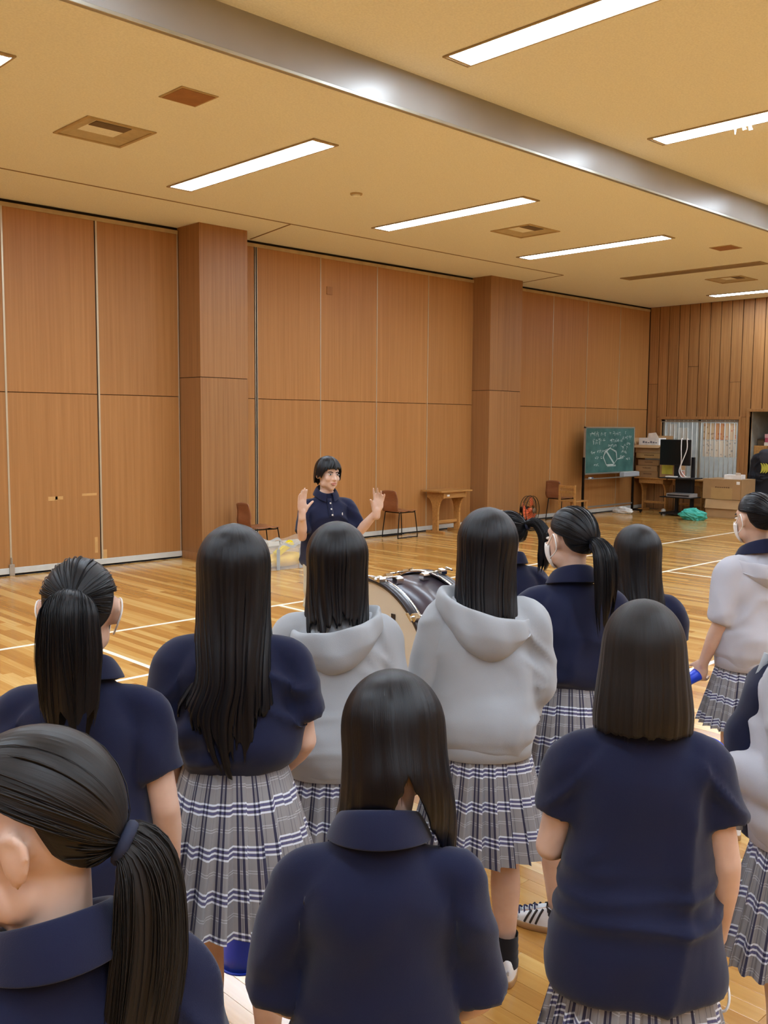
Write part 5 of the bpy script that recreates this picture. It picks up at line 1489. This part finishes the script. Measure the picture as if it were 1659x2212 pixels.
# nearest row
def hair_a(e, HC, R, s_):
    pony('hairbrown', (0.05, -.80, -.50), [(.02, 0, 0, .0), (.035, 0, 0, -.04), (.03, 0, -.012, -.14), (.005, .0, -.035, -.27), (-.01, 0, -.04, -.42)], [.018, .034, .048, .056, .052, .034], 5, .022, dict(flat=.55, rag=.25), dict(bare=True))(e, HC, R, s_)
person('pa', .455, 1.025, 1.53, D(-12), 'student with dark brown low ponytail in profile at bottom left corner', head=(D(58), D(8), D(0)), hairf=hair_a, seed=3, sleeve=.7, voxel=.0078,
       arms={1: ARM_DOWN[1], -1: ((-.142, -.012, 1.236), (-.20, .05, 1.02), (-.125, .155, 1.235))},
       hands={-1: dict(d=(.15, -.05, .9), nrm=(.6, -.7, 0), side=1, curl=(.4, .5, .5, .5))})
person('pj', 1.040, 1.085, 1.455, D(-44), 'student with long straight black hair parted at the nape, front centre', head=(D(3), D(25), D(-2)), neck_lean=.036, neck_x=.030, seed=8, wide=.86, sleeve=.99, sleeve_r=.84, collar_up=.6, collar_z=-.02, top='long',
       hairf=lambda e, HC, R, s_: hair_sheet(e, HC, R, s_, [(-.02, 0, -.010, .090, .106, .95), (-.08, 0, -.010, .096, .106, 1.0), (-.13, 0, -.002, .104, .100, 1.1), (-.19, -.004, .02, .112, .090, 1.2), (-.26, -.010, .035, .118, .085, 1.25), (-.34, -.016, .045, .120, .08, 1.25), (-.42, -.02, .05, .118, .08, 1.25)], .9, M['hairblack'], top=.02, seed=6, rag=.05, clump=.003, nstr=260, parting=(-.045, .02, .004),
                       end=lambda a: float(np.interp(a, [0, .24, .34, .45, .53, .58, .66, .74, 1], [1, .97, .80, .56, .47, .53, .62, .70, .72]))), arms=ARM_FRONT)
BOB = [(-.02, 0, -.010, .090, .108, .85), (-.07, 0, -.012, .097, .110, .9), (-.12, 0, -.015, .103, .108, .95), (-.165, 0, -.016, .101, .100, 1.0)]
person('pi', 1.755, 1.03, 1.505, D(-50), 'student with dark brown bob haircut and untucked navy polo at front right', head=(D(0), D(6), 0), seed=15, wide=1.02, sleeve=.62, top='long', skirt_kw=dict(wh=(.215, .185)),
       hairf=lambda e, HC, R, s_: hair_sheet(e, HC, R, s_, BOB, .8, M['hairsoft'], seed=12, rag=.05, clump=.004, nstr=320, wispy=.7, parting=(-.05, .03, .008)),
       arms={1: ((.142, -.012, 1.236), (.192, -.02, 1.0), (.20, .06, .79)), -1: ((-.142, -.012, 1.236), (-.195, .02, 1.0), (-.15, .21, .92))})
# second row
person('pb', .972, 1.992, 1.57, D(-38), 'student with black ponytail tied at mid head, far left', head=(D(5), D(2), 0), seed=21, mask=True, sleeve=.68, wide=.9, sleeve_r=.9,
       hairf=pony('hairblack', (-.04, -.97, .12), [(.02, 0, 0, .01), (.05, 0, 0, -.02), (.055, 0, -.005, -.11), (.05, .0, -.012, -.22), (.045, 0, -.015, -.34)], [.018, .034, .058, .066, .058, .03], 7, .02, dict(flat=.55, rag=.35)))
person('pc', 1.455, 2.085, 1.595, D(-38), 'tall student with very long black hair and tucked navy polo, left of centre', head=(D(-3), D(2), 0), top='tuck', seed=33, sleeve=.66, wide=1.0,
       hairf=long_hair('hairblack', [(-.34, -.02, -.090, .125, .080, 1.6), (-.44, -.01, -.10, .105, .066, 1.75), (-.53, .01, -.10, .07, .058, 2.0)], seed=17, rag=.24, clump=.007, nstr=420,
                       end=lambda a: .80 + .2 * math.exp(-((a - .5) / .22) ** 2)),
       arms={1: ((.142, -.012, 1.236), (.188, -.02, 1.0), (.12, .16, .85)), -1: ((-.142, -.012, 1.236), (-.19, -.03, 1.0), (-.15, .12, .79))}, skirt_kw=dict(hem=.545, wh=(.235, .205)))
person('pd', 1.925, 2.205, 1.56, D(-42), 'student in grey hoodie with shoulder length black hair, left of the drum', head=(D(0), D(0), 0), seed=41, has_hood=dict(skew=.03, drop=1.12, seed=2, size=1.06), topmat='hoodie', sleeve=.97,
       hairf=long_hair('hairblack', [], seed=23, rag=.20, clump=.006, nstr=420, end=lambda a: .93 + .05 * math.sin(a * 9)), skirt_kw=dict(hem=.50), arms=ARM_FRONT, has_collar=False)
person('pe', 2.36, 1.97, 1.595, D(-46), 'student in grey hoodie with long black hair and white sneakers, right of the drum', head=(D(3), D(2), D(3)), seed=52, has_hood=dict(skew=-.045, drop=1.11, seed=4, size=1.10), topmat='hoodie', sleeve=.95, wide=.96,
       hairf=long_hair('hairblack', [], seed=27, rag=.16, clump=.006, nstr=380), skirt_kw=dict(hem=.47), arms=ARM_FRONT, has_collar=False,
       shoe_kw=dict(stripes=False, sock=True, sockh=.115, mark=True), feet={1: -.05, -1: .12})
person('pg', 2.83, 1.96, 1.585, D(-42), 'student with low ponytail and face mask, tucked navy polo and waistband showing', head=(D(30), D(2), 0), top='tuck', seed=63, mask=True, sleeve=.9, wide=.97, legs={-1: ((-.082, -.012, .80), (-.06, .0, .43), (-.03, -.03, .085))},
       hairf=pony('hairblack', (0.05, -.92, -.28), [(.02, 0, 0, .01), (.055, 0, 0, -.02), (.06, 0, -.012, -.10), (.05, .0, -.03, -.20), (.035, 0, -.05, -.33)], [.018, .034, .048, .050, .040, .014], 9, .02, dict(flat=.6, rag=.3)), arms=ARM_FRONT,
       shoe_kw=dict(stripes=True, sock=True, sockh=.045), feet={-1: 1.15, 1: -.1})
person('ph', 3.30, 1.98, 1.475, D(-38), 'student with straight black hair behind the bob haircut', head=(D(4), D(2), 0), seed=71, sleeve=.66,
       hairf=long_hair('hairblack', [(-.34, 0, -.095, .092, .075, 1.7), (-.44, 0, -.10, .088, .065, 1.75)], seed=31, rag=.08, clump=.005, nstr=260), arms=ARM_FRONT)
person('pf', 3.50, 2.78, 1.47, D(-30), 'student in navy with a swinging ponytail, mostly hidden behind the hoodie by the drum', head=(D(45), D(8), 0), seed=83, sleeve=.66,
       hairf=pony('hairblack', (.0, -.97, .10), [(.02, 0, 0, .01), (.06, 0, 0, .0), (.10, 0, 0, -.07), (.10, .0, -.0, -.17), (.08, 0, -.0, -.27)], [.014, .024, .034, .042, .044, .016], 11, .016, dict(flat=.8, rag=.2)), arms=ARM_FRONT)
person('pk', 4.12, 1.88, 1.58, D(-24), 'student in pale grey hoodie and face mask at right edge, sleeves pushed up', head=(D(0), D(3), 0), seed=91, mask=True, has_hood=dict(skew=.0, drop=1.14, seed=6), topmat='hoodie2', sleeve=.62,
       hairf=pony('hairblack', (0.15, -.93, -.10), [(.015, 0, 0, .01), (.05, 0, 0, -.03), (.05, 0, -.012, -.11), (.045, .0, -.03, -.22)], [.018, .04, .05, .045, .02], 13, .02),
       arms={-1: ((-.142, -.012, 1.236), (-.19, -.02, 1.0), (-.20, .07, .80)), 1: ARM_DOWN[1]}, skirt_kw=dict(hem=.52),
       hands={-1: dict(d=(.05, .35, -.8), nrm=(.9, .3, .2), side=-1, curl=(.7, .75, .8, .85))})
pl = person('pl', 2.455, .952, 1.60, D(-5), 'student in pale grey hoodie cut off by the right edge, open over navy polo', head=(D(10), D(2), D(-4)), seed=97, has_hood=dict(skew=.0, drop=1.13, seed=9), topmat='hoodie2', sleeve=.97, inner=True,
       hairf=pony('hairblack', (0.1, -.93, -.2), [(.015, 0, 0, .01), (.05, 0, 0, -.03), (.05, 0, -.012, -.11), (.045, .0, -.03, -.22)], [.018, .04, .05, .045, .02], 19, .02),
       arms={-1: ((-.142, -.012, 1.236), (-.175, -.05, .985), (-.14, .16, .97)), 1: ARM_DOWN[1]}, skirt_kw=dict(hem=.48))

# the man facing them
def hair_man(e, HC, R, s_):
    rings = [(-.0, 0, -.014, .090, .106, 0.0), (-.04, 0, -.018, .089, .100, 0.0), (-.09, 0, -.03, .074, .080, 0.0), (-.115, 0, -.04, .060, .062, 0)]
    def end(a):
        b = abs(((a + .5) % 1) - .5) * 2           # 0 at the front, 1 at the back
        return float(np.interp(b, [0, .12, .22, .30, .40, .50, .6, 1], [.53, .53, .57, .74, .78, .70, .84, 1.0]))
    hair_sheet(e, HC, R, s_, rings, 0.0, M['hairblack'], n=150, nt=36, clump=.007, rag=.22, seed=44, top=.015, nstr=620, end=end, wispy=1.1)
def man():
    arms = {1: ((.160, -.005, 1.236), (.200, .06, 1.02), (.235, .19, 1.20)), -1: ((-.160, -.005, 1.236), (-.205, .10, 1.04), (-.31, .21, 1.20))}
    hands = {1: dict(d=(.02, .02, 1), nrm=(-.45, .9, 0), side=1, curl=(.12, .14, .16, .2), spread=.05, thumb_out=.75, k=1.12),
             -1: dict(d=(-.10, .05, 1), nrm=(.45, .9, 0), side=-1, curl=(.12, .25, .35, .3), spread=.16, thumb_out=.35, thumb_curl=.6, k=1.12)}
    e, body, g, s_, HC, R = person('man', 4.50, 5.27, 1.625, D(156), 'person facing the students in navy polo, both hands raised while speaking', group=None, head=(D(14), D(2), D(-3)), arms=arms, hands=hands,
        hairf=hair_man, has_skirt=False, seed=5, male=True, sleeve=.86, wide=1.02, sleeve_r=.86, collar_w=.8, shoe_kw=dict(stripes=False))
    mb = MB()
    rows_loft(mb, [(.70, .14, .115, -.01), (.80, .170, .128, -.015), (.92, .158, .118, -.012), (.96, .15, .11, -.01)], 32)
    for k in (1, -1):
        limb(mb, [(k * .082, -.012, .82), (k * .086, .0, .62), (k * .088, .0, .43), (k * .088, -.02, .07)], [.092, .080, .068, .062], 16, 18, ends='flat')
    mb.V = [tuple(np.array(v) * s_) for v in mb.V]
    me = remeshed(mb, .012, 4); wrinkle(me, s_, 77, .9, .45); finish(me, 'trousers', M['khaki'], e)
    # placket, buttons, chest mark
    c = co_of(g.data) / s_
    def front(x_, z_):
        i = np.argmin(np.abs(c[:, 0] - x_) * 1.0 + np.abs(c[:, 2] - z_) + (c[:, 1] < 0) * 9); return c[i]
    P = [front(0, z_) + np.array((0, .003, 0)) for z_ in np.linspace(1.16, 1.285, 6)]
    G = np.array([[np.array((-.017, p[1], p[2])), np.array((0, p[1] + .0025, p[2])), np.array((.017, p[1], p[2]))] for p in P]) * s_
    pk = MB().grid(G).build('placket', M['navy'], g, True, fix=False); pk.modifiers.new('t', 'SOLIDIFY').thickness = .003
    for z_ in (1.175, 1.215, 1.255):
        p = front(0, z_); MB().tube([(p[0] * s_, (p[1] + .006) * s_, z_ * s_), (p[0] * s_, (p[1] + .0125) * s_, z_ * s_)], [.0062 * s_, .0055 * s_], 12).build('button', M['button'], pk)
    p = front(-.085, 1.175); MB().ell((p + np.array((0, .004, 0))) * s_, np.array((.004, .002, .012)) * s_, None, 8, 6).build('chest_emblem', M['button'], g, True)
    # white undershirt in the open neck
    V = MB(); V.ell(np.array((0, .030, 1.292)) * s_, np.array((.022, .014, .022)) * s_); V.build('undershirt', M['cord'], g, True)
man()

# what they hold: placed in world space from the holders' hands
def at_person(x, y, h, yaw, q):
    s_ = h / 1.597; c_, n_ = math.cos(yaw), math.sin(yaw); q = np.array(q) * s_
    return (x + c_ * q[0] - n_ * q[1], y + n_ * q[0] + c_ * q[1], q[2])
megaphone(at_person(1.455, 2.085, 1.595, D(-38), (.0, .24, .66)), (.02, .0, -1), 'blue cheering megaphone hanging between the legs of the very long haired student', L=.44, r1=.07)
megaphone(at_person(4.12, 1.88, 1.58, D(-24), (-.185, .11, .74)), (-.75, .25, -.30), 'blue cheering megaphone held by the pale hoodie student with a face mask', L=.38, cord=None)
megaphone(at_person(2.83, 1.96, 1.585, D(-42), (.13, .22, .60)), (.1, .1, -1), 'blue cheering megaphone seen past the arm of the bob haired student', L=.36, r1=.05)
ip = (1.755, 1.03, 1.505, D(-50))
m0 = at_person(*ip, (.17, .14, .74))
megaphone(m0, (-.3, .55, -.6), 'blue cheering megaphone with white cord in the hand of the bob haired student', L=.34, cord=[at_person(*ip, q) for q in ((.175, .13, .73), (.215, .10, .70), (.235, .07, .64), (.225, .06, .60), (.20, .09, .60), (.18, .13, .66))])
lp = (2.455, .952, 1.60, D(-5))
megaphone(at_person(*lp, (-.13, .20, 1.02)), (-.15, .25, -1), 'blue cheering megaphone in front of the student cut off by the right edge', L=.36)
